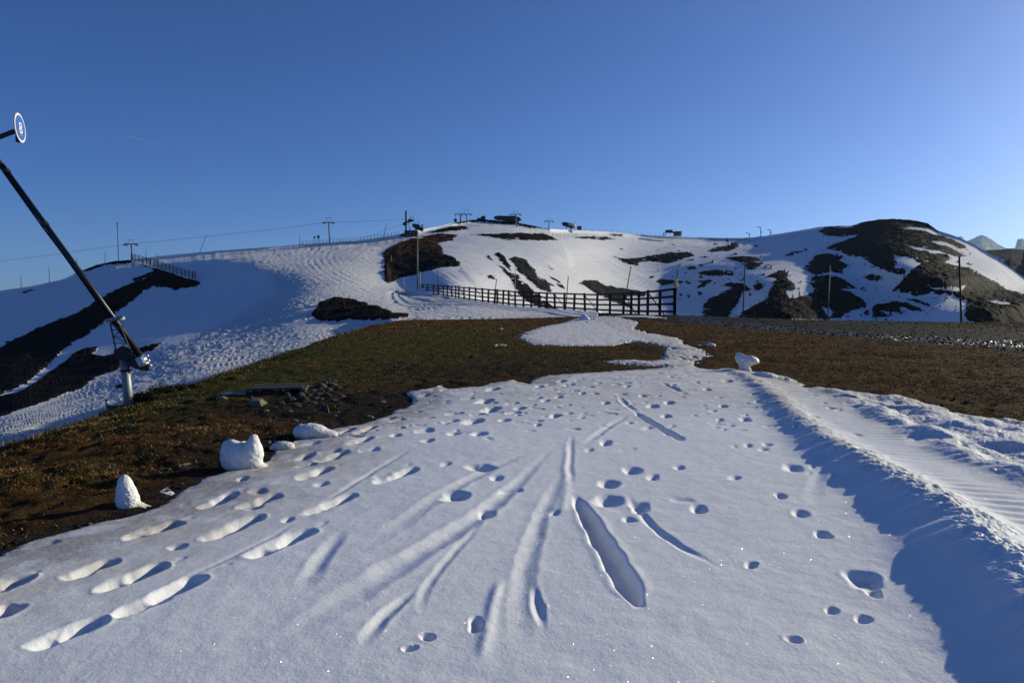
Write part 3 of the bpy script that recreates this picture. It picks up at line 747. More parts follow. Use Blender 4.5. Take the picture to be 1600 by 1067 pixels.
def ground_material():
    s = NT('turf_and_soil')
    p = s.pos()
    n1 = s.noise(p, 0.9, 6, 0.65); n2 = s.noise(p, 7, 6, 0.7); n3 = s.noise(p, 34, 4, 0.7); n4 = s.noise(p, 2.6, 5, 0.65)
    brown = s.mix(s.ramp(n4, [(0.35, 0), (0.62, 1)]), (0.105, 0.036, 0.010), (0.140, 0.078, 0.022))
    brown = s.mix(s.ramp(n1, [(0.50, 0), (0.62, .8)]), brown, (0.060, 0.052, 0.017))
    brown = s.mix(s.ramp(s.noise(p, 4.3, 5, .7), [(0.54, 0), (0.66, 1)]), brown, (0.018, 0.012, 0.008))
    green = s.mix(s.ramp(n2, [(0.4, 0), (0.62, 1)]), (0.046, 0.048, 0.013), (0.082, 0.080, 0.021))
    big = s.noise(s.pos((.35, .8, 1)), 0.8, 5, .65)
    brown = s.mix(s.ramp(big, [(0.36, .85), (0.50, 0)]), brown, (0.022, 0.014, 0.008))
    brown = s.mix(s.ramp(big, [(0.54, 0), (0.68, .7)]), brown, (0.150, 0.088, 0.028))
    c = s.mix(s.math('MULTIPLY', s.attr('green'), s.ramp(s.math('ADD', n4, n2), [(0.36, 0), (0.58, 1)])), brown, green)
    soil = s.mix(s.ramp(n2, [(0.42, 0), (0.66, 1)]), (0.016, 0.013, 0.010), (0.050, 0.040, 0.030))
    c = s.mix(s.math('MULTIPLY', s.attr('soil'), s.ramp(s.math('ADD', n4, n3), [(0.30, 0), (0.56, 1)]), True), c, soil)
    c = s.mix(s.ramp(n3, [(0.30, 1.0), (0.5, 0.0)]), c, (0.018, 0.012, 0.008))
    c = s.mix(s.ramp(n3, [(0.66, 0.0), (0.78, 0.55)]), c, (0.15, 0.11, 0.065))
    h = s.math('ADD', n3, s.math('MULTIPLY', n2, 1.6))
    n = s.bump(h, 1.0, 0.05)
    s.set(Base_Color=c, Roughness=0.9, Normal=n)
    s.b.inputs['Specular IOR Level'].default_value = 0.03
    return s.m

def gravel_material():
    s = NT('wet_gravel')
    p = s.pos()
    v = s.n('ShaderNodeTexVoronoi'); v.inputs['Scale'].default_value = 16; s.l(p, v.inputs['Vector'])
    v2 = s.n('ShaderNodeTexVoronoi'); v2.inputs['Scale'].default_value = 6; s.l(p, v2.inputs['Vector'])
    sep = s.n('ShaderNodeSeparateColor'); s.l(v.outputs['Color'], sep.inputs[0])
    n1 = s.noise(p, 1.2, 5, 0.65); n2 = s.noise(p, 9, 5, 0.7)
    c = s.mix(sep.outputs[0], (0.007, 0.007, 0.007), (0.022, 0.021, 0.020))
    c = s.mix(s.ramp(n1, [(0.4, 0), (0.7, .7)]), c, (0.016, 0.012, 0.009))
    h = s.math('ADD', s.math('MULTIPLY', v.outputs['Distance'], -1.0), s.math('ADD', s.math('MULTIPLY', v2.outputs['Distance'], -1.6), s.math('MULTIPLY', n2, 1.5)))
    n = s.bump(h, 1.0, 0.06)
    s.set(Base_Color=c, Roughness=0.85, Normal=n)
    s.b.inputs['Specular IOR Level'].default_value = 0.04
    # wet stone faces, each with its own tilt
    v3 = s.n('ShaderNodeTexVoronoi'); v3.inputs['Scale'].default_value = 12; s.l(p, v3.inputs['Vector'])
    s3 = s.n('ShaderNodeSeparateColor'); s.l(v3.outputs['Color'], s3.inputs[0])
    vm = s.n('ShaderNodeVectorMath', operation='MULTIPLY_ADD')
    s.l(v3.outputs['Color'], vm.inputs[0]); vm.inputs[1].default_value = (2.2, 2.2, 0.0); vm.inputs[2].default_value = (-1.1, -1.1, 1.0)
    nm = s.n('ShaderNodeVectorMath', operation='NORMALIZE'); s.l(vm.outputs[0], nm.inputs[0])
    g = s.n('ShaderNodeBsdfAnisotropic'); g.inputs['Roughness'].default_value = 0.30
    g.inputs['Color'].default_value = (0.24, 0.24, 0.25, 1)
    s.l(nm.outputs[0], g.inputs['Normal'])
    pick = s.math('GREATER_THAN', s3.outputs[2], 0.62)
    fac = s.math('MULTIPLY', s.math('MULTIPLY', pick, s.attr('wet')), s.ramp(s.math('ADD', n1, s.math('MULTIPLY', n2, .5)), [(0.45, 0.15), (0.8, 0.8)]))
    ms = s.n('ShaderNodeMixShader'); s.l(fac, ms.inputs[0]); s.l(s.b.outputs[0], ms.inputs[1]); s.l(g.outputs[0], ms.inputs[2])
    s.l(ms.outputs[0], s.out.inputs[0])
    return s.m
M_GROUND = ground_material()
M_GRAVEL = gravel_material()

def blob(x, y, px, py, rx, ry):
    cx, cy = flat(px, py); return np.exp(-(((x - cx) / rx) ** 2 + ((y - cy) / ry) ** 2))

def green_mask(x, y):
    g = blob(x, y, 330, 605, 2.2, 2.5) + blob(x, y, 450, 590, 2.5, 3) + .9 * blob(x, y, 560, 545, 5, 9) + .7 * blob(x, y, 700, 525, 7, 12) + .5 * blob(x, y, 820, 560, 4, 4) + .3 * blob(x, y, 210, 640, 1.2, 1.5)
    g = g * .9 + .28 * sstep(.0, .4, fbm(x / 1.8, y / 1.8, 3, 112)) * sstep(4, -2, x)
    return np.clip(1.2 * g * (0.75 + .8 * fbm(x / 1.2, y / 1.2, 3, 111)), 0, 1)

def soil_mask(x, y, sd):
    g = .9 * blob(x, y, 560, 625, 1.6, 1.6) + .8 * blob(x, y, 450, 645, 1.8, 1.2) + .8 * blob(x, y, 740, 580, 3.5, 2.5) + .6 * blob(x, y, 860, 560, 2.5, 2.5) + .5 * blob(x, y, 340, 700, 1.0, .8)
    g = g + 0.9 * np.exp(-(np.maximum(-sd, 0) / .35)) * sstep(0, -3, x) + .35 * np.exp(-(np.maximum(-sd, 0) / .5))
    return np.clip(g, 0, 1)

def build_ground():
    y = np.concatenate([np.linspace(-30, 3, 60)[:-1], np.geomspace(3, 260, 760)])
    u = np.linspace(-1.5, 1.9, 900)
    U, Y = np.meshgrid(u, y)
    w = 0.5 * (Y + np.sqrt(Y * Y + 16)) + 2.0
    X = U * w
    sd = sdist(X, Y, SNOW_XY)
    Z = ground_z(X, Y)
    # bumpy tussocks
    tus = np.abs(fbm(X * 1.5, Y * 1.5, 3, 121)) * .10 + .024 * fbm(X * 6, Y * 6, 2, 122) + .07 * np.abs(fbm(X * .5, Y * 1.1, 3, 124))
    tr = track_sd(X, Y)
    Z = Z + tus * (1 - sstep(-.3, .3, sd)) * (1 - sstep(-.5, .2, tr))
    # the ground lies a little lower under the snow
    Z = Z - .24 * sstep(.03, .35, sd)
    o = grid_mesh('ground', X, Y, Z, attrs={'green': green_mask(X, Y), 'soil': soil_mask(X, Y, sd)}, mat=M_GROUND)
    return o
ground_obj = build_ground()

def build_track():
    py = np.concatenate([np.linspace(490.5, 520, 160), np.linspace(520.3, 660, 220)])
    u = np.concatenate([np.arange(880, 1640, 2.0), np.arange(1640, 2500, 8.)])
    PX, PY = np.meshgrid(u, py)
    X, Y = flat(PX, PY); Y = Y + 0 * X
    sd = track_sd(X, Y)
    Z = ground_z(X, Y) + .02 + np.clip(sd * .2, -.05, .02) + .02 * np.abs(fbm(X * 3, Y * 3, 3, 131)) * sstep(0, .5, sd)
    lane = sdist(X, Y, np.array([flat(a, b) for a, b in [(1060,502),(1200,510),(1400,523),(1600,535),(1800,548),(2100,575),(2100,600),(1800,568),(1600,550),(1400,533.5),(1200,517.5),(1060,508)]]))
    Z = Z - .03 * sstep(-.3, .6, lane)
    o = grid_mesh('gravel_track', X, Y, Z, keep=sd > -.15, attrs={'wet': .04 + .90 * sstep(-.5, .8, lane)}, mat=M_GRAVEL)
track_obj = build_track()

def ground_point(px, py, lift=0.0):
    """point of the plateau seen at a photo pixel (fixed-point on the relief)"""
    z = 0.0
    for _ in range(30):
        x, y = flat(px, py, z)
        z = 0.5 * z + 0.5 * float(ground_z(np.array([x]), np.array([y]))[0])
    x, y = flat(px, py, z)
    return Vector((float(x), float(y), z + lift))

# ------------------------------------------------------------------ object helpers
def V(*a): return Vector(a)
def UP(px, py, d):
    x, y, z = unproj(px, py, d); return Vector((float(x), float(y), float(z)))

class MB:
    """collects shapes, then links them as one mesh object"""
    def __init__(s): s.bm = bmesh.new()
    def box(s, c, size, rot=None, bev=0.0):
        r = bmesh.ops.create_cube(s.bm, size=1.0)
        M = Matrix.Translation(c) @ (rot.to_4x4() if rot is not None else Matrix()) @ Matrix.Diagonal((*size, 1))
        bmesh.ops.transform(s.bm, matrix=M, verts=r['verts'])
        if bev:
            es = list({e for v in r['verts'] for e in v.link_edges})
            bmesh.ops.bevel(s.bm, geom=es, offset=bev, segments=2, affect='EDGES', profile=0.6)
        return s
    def bar(s, a, b, w, h, up=Vector((0, 0, 1)), bev=0.0):
        a, b = Vector(a), Vector(b); d = b - a
        x = d.normalized(); y = up.cross(x)
        if y.length < 1e-4: y = Vector((0, 1, 0)).cross(x)
        y.normalize(); z = x.cross(y)
        return s.box((a + b) / 2, (d.length, w, h), Matrix((x, y, z)).transposed(), bev)
    def tube(s, a, b, r0, r1=None, n=12, caps=True):
        a, b = Vector(a), Vector(b); r1 = r0 if r1 is None else r1
        d = b - a
        r = bmesh.ops.create_cone(s.bm, cap_ends=caps, segments=n, radius1=r0, radius2=r1, depth=d.length)
        M = Matrix.Translation((a + b) / 2) @ d.to_track_quat('Z', 'Y').to_matrix().to_4x4()
        bmesh.ops.transform(s.bm, matrix=M, verts=r['verts'])
        return s
    def path(s, pts, r, n=8):
        pts = [Vector(p) for p in pts]; rings = []
        for i, p in enumerate(pts):
            t = (pts[min(i + 1, len(pts) - 1)] - pts[max(i - 1, 0)]).normalized()
            q = t.to_track_quat('Z', 'Y')
            rr = r[i] if hasattr(r, '__len__') else r
            rings.append([s.bm.verts.new(p + q @ Vector((rr * math.cos(2 * math.pi * k / n), rr * math.sin(2 * math.pi * k / n), 0))) for k in range(n)])
        for a, b in zip(rings, rings[1:]):
            for k in range(n): s.bm.faces.new((a[k], a[(k + 1) % n], b[(k + 1) % n], b[k]))
        s.bm.faces.new(rings[0][::-1]); s.bm.faces.new(rings[-1])
        return s
    def ball(s, c, r, scale=(1, 1, 1), sub=2):
        q = bmesh.ops.create_icosphere(s.bm, subdivisions=sub, radius=r)
        bmesh.ops.transform(s.bm, matrix=Matrix.Translation(c) @ Matrix.Diagonal((*scale, 1)), verts=q['verts'])
        return s
    def build(s, name, m, parent=None, smooth=False, origin=None):
        if parent is not None: off = -parent.location
        elif origin is not None: off = -Vector(origin)
        else: off = Vector((0, 0, 0))
        bmesh.ops.translate(s.bm, verts=s.bm.verts, vec=off)
        me = bpy.data.meshes.new(name); s.bm.normal_update(); s.bm.to_mesh(me); s.bm.free()
        if smooth: me.polygons.foreach_set('use_smooth', [True] * len(me.polygons))
        me.materials.append(m)
        o = bpy.data.objects.new(name, me); COL.objects.link(o)
        if parent is not None: o.parent = parent
        elif origin is not None: o.location = origin
        return o

def tag(o, label, cat, group=None):
    o['label'] = label; o['category'] = cat
    if group: o['group'] = group
    return o
def thing(name, loc, label, cat, group=None):
    o = bpy.data.objects.new(name, None); COL.objects.link(o); o.location = loc
    o.empty_display_size = 0.2
    return tag(o, label, cat, group)
def mesh_np(name, co, faces, m, smooth=False, attrs=None):
    co = np.asarray(co, np.float32); faces = np.asarray(faces, np.int32); k = faces.shape[1]
    me = bpy.data.meshes.new(name)
    me.vertices.add(len(co)); me.vertices.foreach_set('co', co.ravel())
    me.loops.add(faces.size); me.loops.foreach_set('vertex_index', faces.ravel())
    me.polygons.add(len(faces)); me.polygons.foreach_set('loop_start', np.arange(0, faces.size, k, dtype=np.int32))
    me.polygons.foreach_set('loop_total', np.full(len(faces), k, np.int32)); me.update(calc_edges=True)
    me.polygons.foreach_set('use_smooth', np.full(len(faces), smooth))
    for n_, v in (attrs or {}).items():
        a = me.attributes.new(n_, 'FLOAT', 'POINT'); a.data.foreach_set('value', np.asarray(v, np.float32))
    me.materials.append(m)
    o = bpy.data.objects.new(name, me); COL.objects.link(o)
    return o

def paint(name, col, rough=0.5, metal=0.0, wear=(0.5, 0.45, 0.4), amount=0.3, scale=6, bump=0.1, spec=0.4):
    s = NT(name); p = s.objco()
    n1 = s.noise(p, scale, 6, 0.7); n2 = s.noise(p, scale * 6, 4, 0.6)
    c = s.mix(s.math('MULTIPLY', s.ramp(n1, [(0.48, 0), (0.72, 1)]), amount), col, wear)
    c = s.mix(s.math('MULTIPLY', n2, 0.25), c, tuple(v * 0.6 for v in col))
    s.set(Base_Color=c, Roughness=s.math('ADD', s.math('MULTIPLY', n1, 0.3), rough - .15), Metallic=metal, Normal=s.bump(n2, bump, 0.004))
    s.b.inputs['Specular IOR Level'].default_value = spec
    return s.m
def wood_mat(name, a, b, stretch=(1.5, 14, 14)):
    s = NT(name); v = s.n('ShaderNodeVectorMath', operation='MULTIPLY'); s.l(s.objco(), v.inputs[0]); v.inputs[1].default_value = stretch
    n1 = s.noise(v.outputs[0], 1.2, 6, 0.7, 0.6); n2 = s.noise(s.objco(), 3, 5, 0.7)
    c = s.mix(s.ramp(n1, [(0.35, 0), (0.65, 1)]), a, b)
    c = s.mix(s.ramp(n2, [(0.55, 0), (0.75, .5)]), c, tuple(x * .5 for x in a))
    s.set(Base_Color=c, Roughness=0.8, Normal=s.bump(n1, .5, .01)); s.b.inputs['Specular IOR Level'].default_value = 0.2
    return s.m

M_GALV = paint('galvanised_steel', (0.30, 0.31, 0.32), 0.5, 0.35, (0.18, 0.17, 0.16), 0.5, 5)
M_BLACK = paint('black_tube', (0.012, 0.012, 0.014), 0.35, 0.0, (0.05, 0.05, 0.05), 0.3, 4)
M_DARKST = paint('dark_steel', (0.030, 0.030, 0.033), 0.5, 0.2, (0.08, 0.06, 0.05), 0.4, 9)
M_WHITE = paint('white_plastic', (0.75, 0.75, 0.75), 0.45, 0.0, (0.45, 0.43, 0.40), 0.35, 12)
M_BLUE = paint('blue_sign_face', (0.022, 0.115, 0.40), 0.6, 0.0, (0.08, 0.20, 0.5), 0.3, 8)
M_SIGNW = paint('white_sign_face', (0.80, 0.78, 0.80), 0.4, 0.0, (0.6, 0.56, 0.58), 0.3, 8)
M_GREEN = paint('green_hose', (0.025, 0.10, 0.022), 0.5)
M_FENCE = wood_mat('tarred_timber', (0.010, 0.008, 0.007), (0.028, 0.021, 0.017))
M_PLANK = wood_mat('weathered_plank', (0.032, 0.029, 0.026), (0.085, 0.074, 0.062))
M_POLE = wood_mat('brown_pole', (0.045, 0.028, 0.020), (0.095, 0.062, 0.045), (8, 8, 1))
M_POLEG = paint('grey_pole', (0.16, 0.155, 0.15), 0.6, 0.2, (0.10, 0.08, 0.07), 0.5, 3)
M_ORANGE = paint('faded_orange_stake', (0.30, 0.10, 0.03), 0.6, 0, (0.3, 0.22, 0.14), .5, 5)
M_PALE = paint('pale_stake', (0.42, 0.40, 0.36), 0.6)
M_STATION = paint('dark_cladding', (0.020, 0.019, 0.022), 0.5, 0.1, (0.06, 0.05, 0.05), 0.4, 1)
M_ROOF = paint('pale_cladding', (0.52, 0.50, 0.47), 0.5, 0.1, (0.35, 0.33, 0.3), 0.4, 1)
M_TIMBER = wood_mat('hut_timber', (0.10, 0.060, 0.035), (0.17, 0.11, 0.065))
M_GLASS = paint('dark_glass', (0.015, 0.02, 0.028), 0.12, 0.0, (0.03, 0.03, 0.04), .2, 2, 0.0, 0.6)
M_CABLE = paint('steel_cable', (0.05, 0.05, 0.055), 0.5, 0.4)

def stone_mat(name, a, b):
    s = NT(name); p = s.objco()
    n1 = s.noise(p, 9, 6, 0.7); n2 = s.noise(p, 40, 4, 0.7)
    c = s.mix(s.ramp(n1, [(0.35, 0), (0.65, 1)]), a, b)
    c = s.mix(s.ramp(n2, [(0.6, 0), (0.75, .7)]), c, (0.20, 0.18, 0.12))
    s.set(Base_Color=c, Roughness=0.85, Normal=s.bump(s.math('ADD', n1, n2), .8, .012)); s.b.inputs['Specular IOR Level'].default_value = 0.25
    return s.m
M_STONE = stone_mat('grey_stone', (0.026, 0.025, 0.023), (0.085, 0.082, 0.072))
M_STONET = stone_mat('tan_stone', (0.13, 0.11, 0.08), (0.24, 0.21, 0.15))

def lump_snow_mat():
    s = NT('old_snow_lump'); p = s.objco()
    n1 = s.noise(p, 7, 6, 0.65); n2 = s.noise(p, 45, 4, 0.7); n3 = s.noise(p, 22, 5, .7)
    c = s.mix(s.ramp(n1, [(0.4, 0), (0.7, 1)]), (0.83, 0.82, 0.80), (0.68, 0.65, 0.60))
    c = s.mix(s.ramp(n3, [(0.66, 0), (0.78, .8)]), c, (0.28, 0.22, 0.15))
    sp = s.n('ShaderNodeSeparateXYZ'); s.l(p, sp.inputs[0])
    low = s.math('MULTIPLY', s.ramp(sp.outputs[2], [(0.0, 1.0), (0.10, 0.0)]), s.ramp(n1, [(0.3, 0), (0.6, .8)]))
    c = s.mix(low, c, (0.42, 0.34, 0.24))
    s.set(Base_Color=c, Roughness=0.55, Normal=s.bump(s.math('ADD', n3, s.math('MULTIPLY', n2, .5)), .7, .012))
    s.b.inputs['Specular IOR Level'].default_value = 0.4
    return s.m
M_LUMP = lump_snow_mat()

# ------------------------------------------------------------------ snow lance with its piste disc
def build_lance():
    base = ground_point(204, 636)
    D = base.y
    P = lambda px, py, dd=0.0: UP(px, py, D + dd)
    t = thing('snow_lance', base, 'black snow lance tilted over a grey steel post, carrying a blue number disc', 'snow gun')
    head = P(193, 556)
    m = MB(); m.tube(base - V(0, 0, .3), head + V(0, 0, .03), .082, .080, 20)
    post = m.build('post', M_GALV, t, True)
    m = MB(); q = P(197, 579); ax = (head - base).normalized()
    m.tube(q - ax * .02, q + ax * .02, .096, n=20)
    m.box(q + V(-.10, 0, .0), (.10, .03, .02)); m.build('collar', M_DARKST, t)
    m = MB(); q = P(187, 603); m.box(q, (.16, .03, .07), Matrix.Rotation(-.25, 3, 'Y'), .01); m.build('hose_hook', M_DARKST, t)
    # pivot head on the post
    m = MB()
    m.box(P(196, 552), (.34, .20, .10), Matrix.Rotation(.2, 3, 'Y'), .015)
    m.tube(P(192, 552, -.14), P(192, 552, .14), .13, n=20)
    for s_ in (-1, 1): m.bar(P(186, 551, s_ * .11), P(228, 572, s_ * .11), .02, .16)
    m.tube(P(213, 560, -.16), P(213, 560, .16), .05, n=14)
    for q in ((203, 546), (208, 557), (199, 562)): m.tube(P(*q, -.16), P(*q, .16), .022, n=8)
    m.bar(P(200, 566), P(226, 575), .10, .10)
    m.build('pivot_head', M_DARKST, t)
    # the lance
    a = P(224, 562); b = P(-150, 48, -.15)
    dirn = (b - a).normalized()
    m = MB(); m.tube(a - dirn * .12, a + (b - a) * .6, .052, .045, 16); m.tube(a + (b - a) * .6, b, .042, .036, 16)
    m.build('lance_tube', M_BLACK, t, True)
    off = V(dirn.z, 0, -dirn.x) * -.048
    m = MB()
    pts = [a + (b - a) * k / 12 + off + V(0, -.03, .012 * math.sin(k * 2.1)) for k in range(13)]
    m.path(pts, .013, 8); m.build('air_hose', M_BLACK, t, True)
    m = MB()
    for k in (.10, .26, .42, .58, .74, .90):
        m = MB(); q = a + (b - a) * k; m.tube(q - dirn * .03, q + dirn * .03, .062, n=14); m.box(q + off * .6, (.05, .07, .05)); m.build('hose_clamp', M_DARKST, t)
    m = MB(); m.tube(b, b + dirn * .25, .06, .05, 14); m.ball(b + dirn * .28, .075)
    for k in range(6):
        an = k * math.pi / 3; r1 = (V(0, 1, 0) * math.cos(an) + dirn.cross(V(0, 1, 0)) * math.sin(an))
        m.tube(b + dirn * .15, b + dirn * .17 + r1 * .1, .012, n=8)
    m.build('nozzle_head', M_GALV, t)
    # lattice bracket between lance and pivot
    m = MB()
    c0, c1 = [P(172, 505, -.09), P(172, 505, .09)], [P(181, 547, -.09), P(181, 547, .09)]
    e0, e1 = [P(186, 506, -.09), P(186, 506, .09)], [P(203, 545, -.09), P(203, 545, .09)]
    for i in (0, 1):
        m.tube(c0[i], c1[i], .014, n=8); m.tube(e0[i], e1[i], .012, n=8)
        n_ = 4
        for k in range(n_):
            f0, f1 = k / n_, (k + 1) / n_
            p0 = c0[i].lerp(c1[i], f0); p1 = e0[i].lerp(e1[i], f1); p2 = e0[i].lerp(e1[i], f0); p3 = c0[i].lerp(c1[i], f1)
            m.tube(p0, p1, .008, n=6) if k % 2 == 0 else m.tube(p2, p3, .008, n=6)
            m.tube(p0, p2, .007, n=6)
    for f in (0, .35, .7, 1):
        m.tube(c0[0].lerp(c1[0], f), c0[1].lerp(c1[1], f), .008, n=6)
    m.build('lattice_bracket', M_DARKST, t)
    m = MB(); m.bar(P(170, 501, -.02), P(190, 497, -.02), .24, .06, bev=.01); m.tube(P(189, 496, -.14), P(189, 496, .14), .03, n=10); m.build('upper_clamp', M_GALV, t)
    # white control box and couplings at the foot of the lance
    bx = P(222, 564, -.17)
    rot = Matrix.Rotation(-.45, 3, 'Y')
    m = MB(); m.box(bx, (.15, .12, .17), rot, .012); cb = m.build('control_box', M_WHITE, t)
    m = MB(); m.box(bx + rot @ V(.0, -.07, .0), (.11, .02, .13), rot, .004); cv = m.build('cover', M_WHITE, t); cv.name = 'box_cover'
    m = MB()
    m.tube(bx + rot @ V(.06, 0, .06), bx + rot @ V(.15, 0, .04), .02, n=10); m.tube(bx + rot @ V(.06, 0, -.03), bx + rot @ V(.13, 0, -.05), .022, n=10)
    m.ball(bx + rot @ V(.10, 0, -.14), .03); m.build('coupling', M_WHITE, t)
    m = MB(); m.box(bx + rot @ V(.02, .03, -.15), (.09, .09, .10), rot, .01); m.tube(bx + rot @ V(0, .03, -.18), P(212, 574), .03, n=10); m.build('valve', M_DARKST, t)
    # disc on its arm
    dc = P(31, 200, -.05)
    am = MB(); am.bar(P(-24, 223, -.10), P(23, 205, .0), .05, .075, bev=.008); am.box(P(27.5, 213), (.05, .06, .22), None, .006); am.build('sign_arm', M_DARKST, t)
    nrm = V(.95, .30, .05).normalized(); upv = V(-.12, 0, 1); upv = (upv - nrm * upv.dot(nrm)).normalized(); rt = upv.cross(nrm)
    W = Matrix((rt, upv, nrm)).transposed()
    def disc(r0, r1, z0, z1, name, mat, par):
        m = MB(); n_ = 48
        if r0 == 0:
            m.tube(dc + nrm * z0, dc + nrm * z1, r1, n=n_)
        else:
            v = [[m.bm.verts.new(dc + W @ V(r * math.cos(2 * math.pi * k / n_), r * math.sin(2 * math.pi * k / n_), z)) for k in range(n_)] for r, z in ((r0, z0), (r0, z1), (r1, z1), (r1, z0))]
            for i in range(4):
                A, B = v[i], v[(i + 1) % 4]
                for k in range(n_): m.bm.faces.new((A[k], A[(k + 1) % n_], B[(k + 1) % n_], B[k]))
        return m.build(name, mat, par)
    dd = disc(0, .262, -.012, .004, 'number_disc', M_SIGNW, t)
    f = disc(0, .222, .0045, .008, 'disc_face', M_BLUE, None); f.parent = dd
    f.data.transform(Matrix.Translation(-t.location))
    # the figure 8: two rings of extruded lettering
    m = MB(); n_ = 26
    def eight(cx, cy, ro_x, ro_y, ri_x, ri_y):
        v = [[m.bm.verts.new(dc + W @ V(cx + rx * math.cos(2 * math.pi * k / n_), cy + ry * math.sin(2 * math.pi * k / n_), z)) for k in range(n_)] for rx, ry, z in ((ri_x, ri_y, .0085), (ri_x, ri_y, .0125), (ro_x, ro_y, .0125), (ro_x, ro_y, .0085))]
        for i in range(4):
            A, B = v[i], v[(i + 1) % 4]
            for k in range(n_): m.bm.faces.new((A[k], A[(k + 1) % n_], B[(k + 1) % n_], B[k]))
    eight(0, .048, .072, .052, .034, .020); eight(0, -.048, .082, .060, .040, .024)
    g = m.build('number_eight', M_SIGNW); g.parent = dd; g.data.transform(Matrix.Translation(-t.location))
    m = MB()
    m.bar(dc + W @ V(-.06, -.150, .011), dc + W @ V(.05, -.138, .011), .004, .012, nrm)
    g = m.build('underline', M_SIGNW); g.parent = dd; g.data.transform(Matrix.Translation(-t.location))
    return t
build_lance()

def build_hydrant():
    base = ground_point(188, 640)
    D = base.y + .1
    P = lambda px, py, dd=0.0: UP(px, py, D + dd)
    t = thing('hose_outlet', base, 'green hose with two white couplings lying at the foot of the snow lance post', 'hose')
    m = MB(); pts = [P(202, 640), P(195, 639, -.05), P(186, 640, -.08), P(177, 637, -.1), P(170, 636, -.1), P(168, 633, -.1)]
    m.path(pts, [.045, .045, .05, .05, .045, .04], 12); m.build('hose', M_GREEN, t, True)
    m = MB(); m.tube(P(168.5, 634, -.1), P(167, 626.5, -.1), .04, .035, 14); m.tube(P(167, 629, -.1), P(167, 628.6, -.1), .05, n=14); m.build('coupling', M_WHITE, t, True)
    m = MB(); m.tube(P(190, 637, .1), P(187.5, 626, .1), .035, .04, 14); m.ball(P(187.5, 626, .1), .045); m.build('coupling', M_WHITE, t, True)
    m = MB(); m.tube(P(167, 626.5, -.1), P(166.8, 624.5, -.1), .036, .03, 14); m.build('cap', M_DARKST, t, True)
    m = MB(); m.path([P(167, 640, -.1), P(163, 645, -.12), P(158, 651, -.1)], .008, 6); m.build('chain', M_DARKST, t)
build_hydrant()

# ------------------------------------------------------------------ lumps of old snow
def snow_lump(base, blobs, label, seed, size, group=None, sub=5, rough=0.05, name='snow_lump', k=15.0):
    """blobs: (x, y, z, rx, ry, rz) ellipsoids blended together, in units of size, standing on base"""
    bm = bmesh.new(); bmesh.ops.create_icosphere(bm, subdivisions=sub, radius=1.0)
    me = bpy.data.meshes.new(name); bm.to_mesh(me); bm.free()
    n = len(me.vertices); d = np.empty(n * 3); me.vertices.foreach_get('co', d); d = d.reshape(-1, 3)
    B = np.array(blobs, float); c = B[0, :3].copy()
    def field(p):
        f = np.zeros(len(p))
        for x, y, z, a, b, h in B:
            q = (np.sqrt(((p[:, 0] - x) / a) ** 2 + ((p[:, 1] - y) / b) ** 2 + ((p[:, 2] - z) / h) ** 2) - 1) * min(a, b, h)
            f += np.exp(-k * q)
        return f - 1.0
    r = np.full(n, 3.0)
    for s_ in np.arange(3.0, 0, -.02):
        out = (field(c + d * r[:, None]) < 0)
        r = np.where(out & (r > s_ - 1e-6), s_, r)
    r = np.maximum(r, .03)
    for _ in range(2): pass
    p = c + d * r[:, None]
    nn = fbm(p[:, 0] * 2.3 + p[:, 2] * 1.7 + seed, p[:, 1] * 2.3 - p[:, 2] * 1.3 + seed * .7, 4, seed, .6)
    n2 = fbm(p[:, 0] * 7 + p[:, 2] * 5 + seed, p[:, 1] * 7 + p[:, 2] * 6, 3, seed + 3, .6)
    p = p + d * (rough * nn + rough * .5 * n2)[:, None]
    p *= size
    me.vertices.foreach_set('co', p.astype(np.float32).ravel()); me.update()
    me.polygons.foreach_set('use_smooth', [True] * len(me.polygons)); me.materials.append(M_LUMP)
    o = bpy.data.objects.new(name, me); COL.objects.link(o); o.location = base
    return tag(o, label, 'snow lump', group)

b0 = ground_point(202, 797)
snow_lump(b0 + V(0, 0, -.015), [(-.05, 0, .38, .29, .26, .44), (-.12, 0, .78, .15, .15, .24), (-.02, 0, .1, .30, .28, .22), (.38, .02, .02, .22, .16, .10), (.62, .05, .0, .22, .15, .07)], 'pointed lump of old snow standing on dark soil, nearest the left edge', 3, .29, rough=.06)
b1 = ground_point(378, 733)
snow_lump(b1 + V(0, 0, -.02), [(0, 0, .45, .50, .36, .38), (-.33, 0, .68, .22, .2, .26), (.36, 0, .82, .15, .15, .26), (.30, 0, .52, .28, .26, .3), (.05, 0, .12, .46, .32, .22), (.5, .05, .06, .3, .2, .1), (-.30, 0, .35, .26, .26, .3)], 'broad horned lump of old snow beside the dirt, largest on the left', 8, .34, rough=.07)
b2 = flat(487, 686); b2 = V(float(b2[0]), float(b2[1]), .02)
snow_lump(b2, [(0, 0, .2, .5, .4, .26), (-.3, 0, .18, .3, .3, .24), (.5, 0, .1, .4, .3, .14)], 'low rounded snow hump overhanging the soil at the snow edge', 14, .36, rough=.05)
b3 = ground_point(441, 703)
snow_lump(b3 + V(0, 0, 0), [(0, 0, .2, .5, .4, .24), (.35, 0, .15, .25, .25, .2), (-.45, 0, .05, .4, .2, .1)], 'small flat snow clod between the horned lump and the snow edge', 19, .22, rough=.05)
b4 = flat(1166, 581, .03); b4 = V(float(b4[0]), float(b4[1]), .03)
snow_lump(b4, [(0, 0, .56, .40, .34, .22), (-.32, 0, .68, .22, .26, .26), (.34, 0, .54, .24, .24, .17), (-.10, 0, .24, .20, .20, .30), (-.08, 0, .0, .36, .3, .12)], 'mushroom shaped snow block at the far end of the ploughed bank', 25, .50, rough=.13)
b5 = flat(1190, 592, .03); b5 = V(float(b5[0]), float(b5[1]), .03)
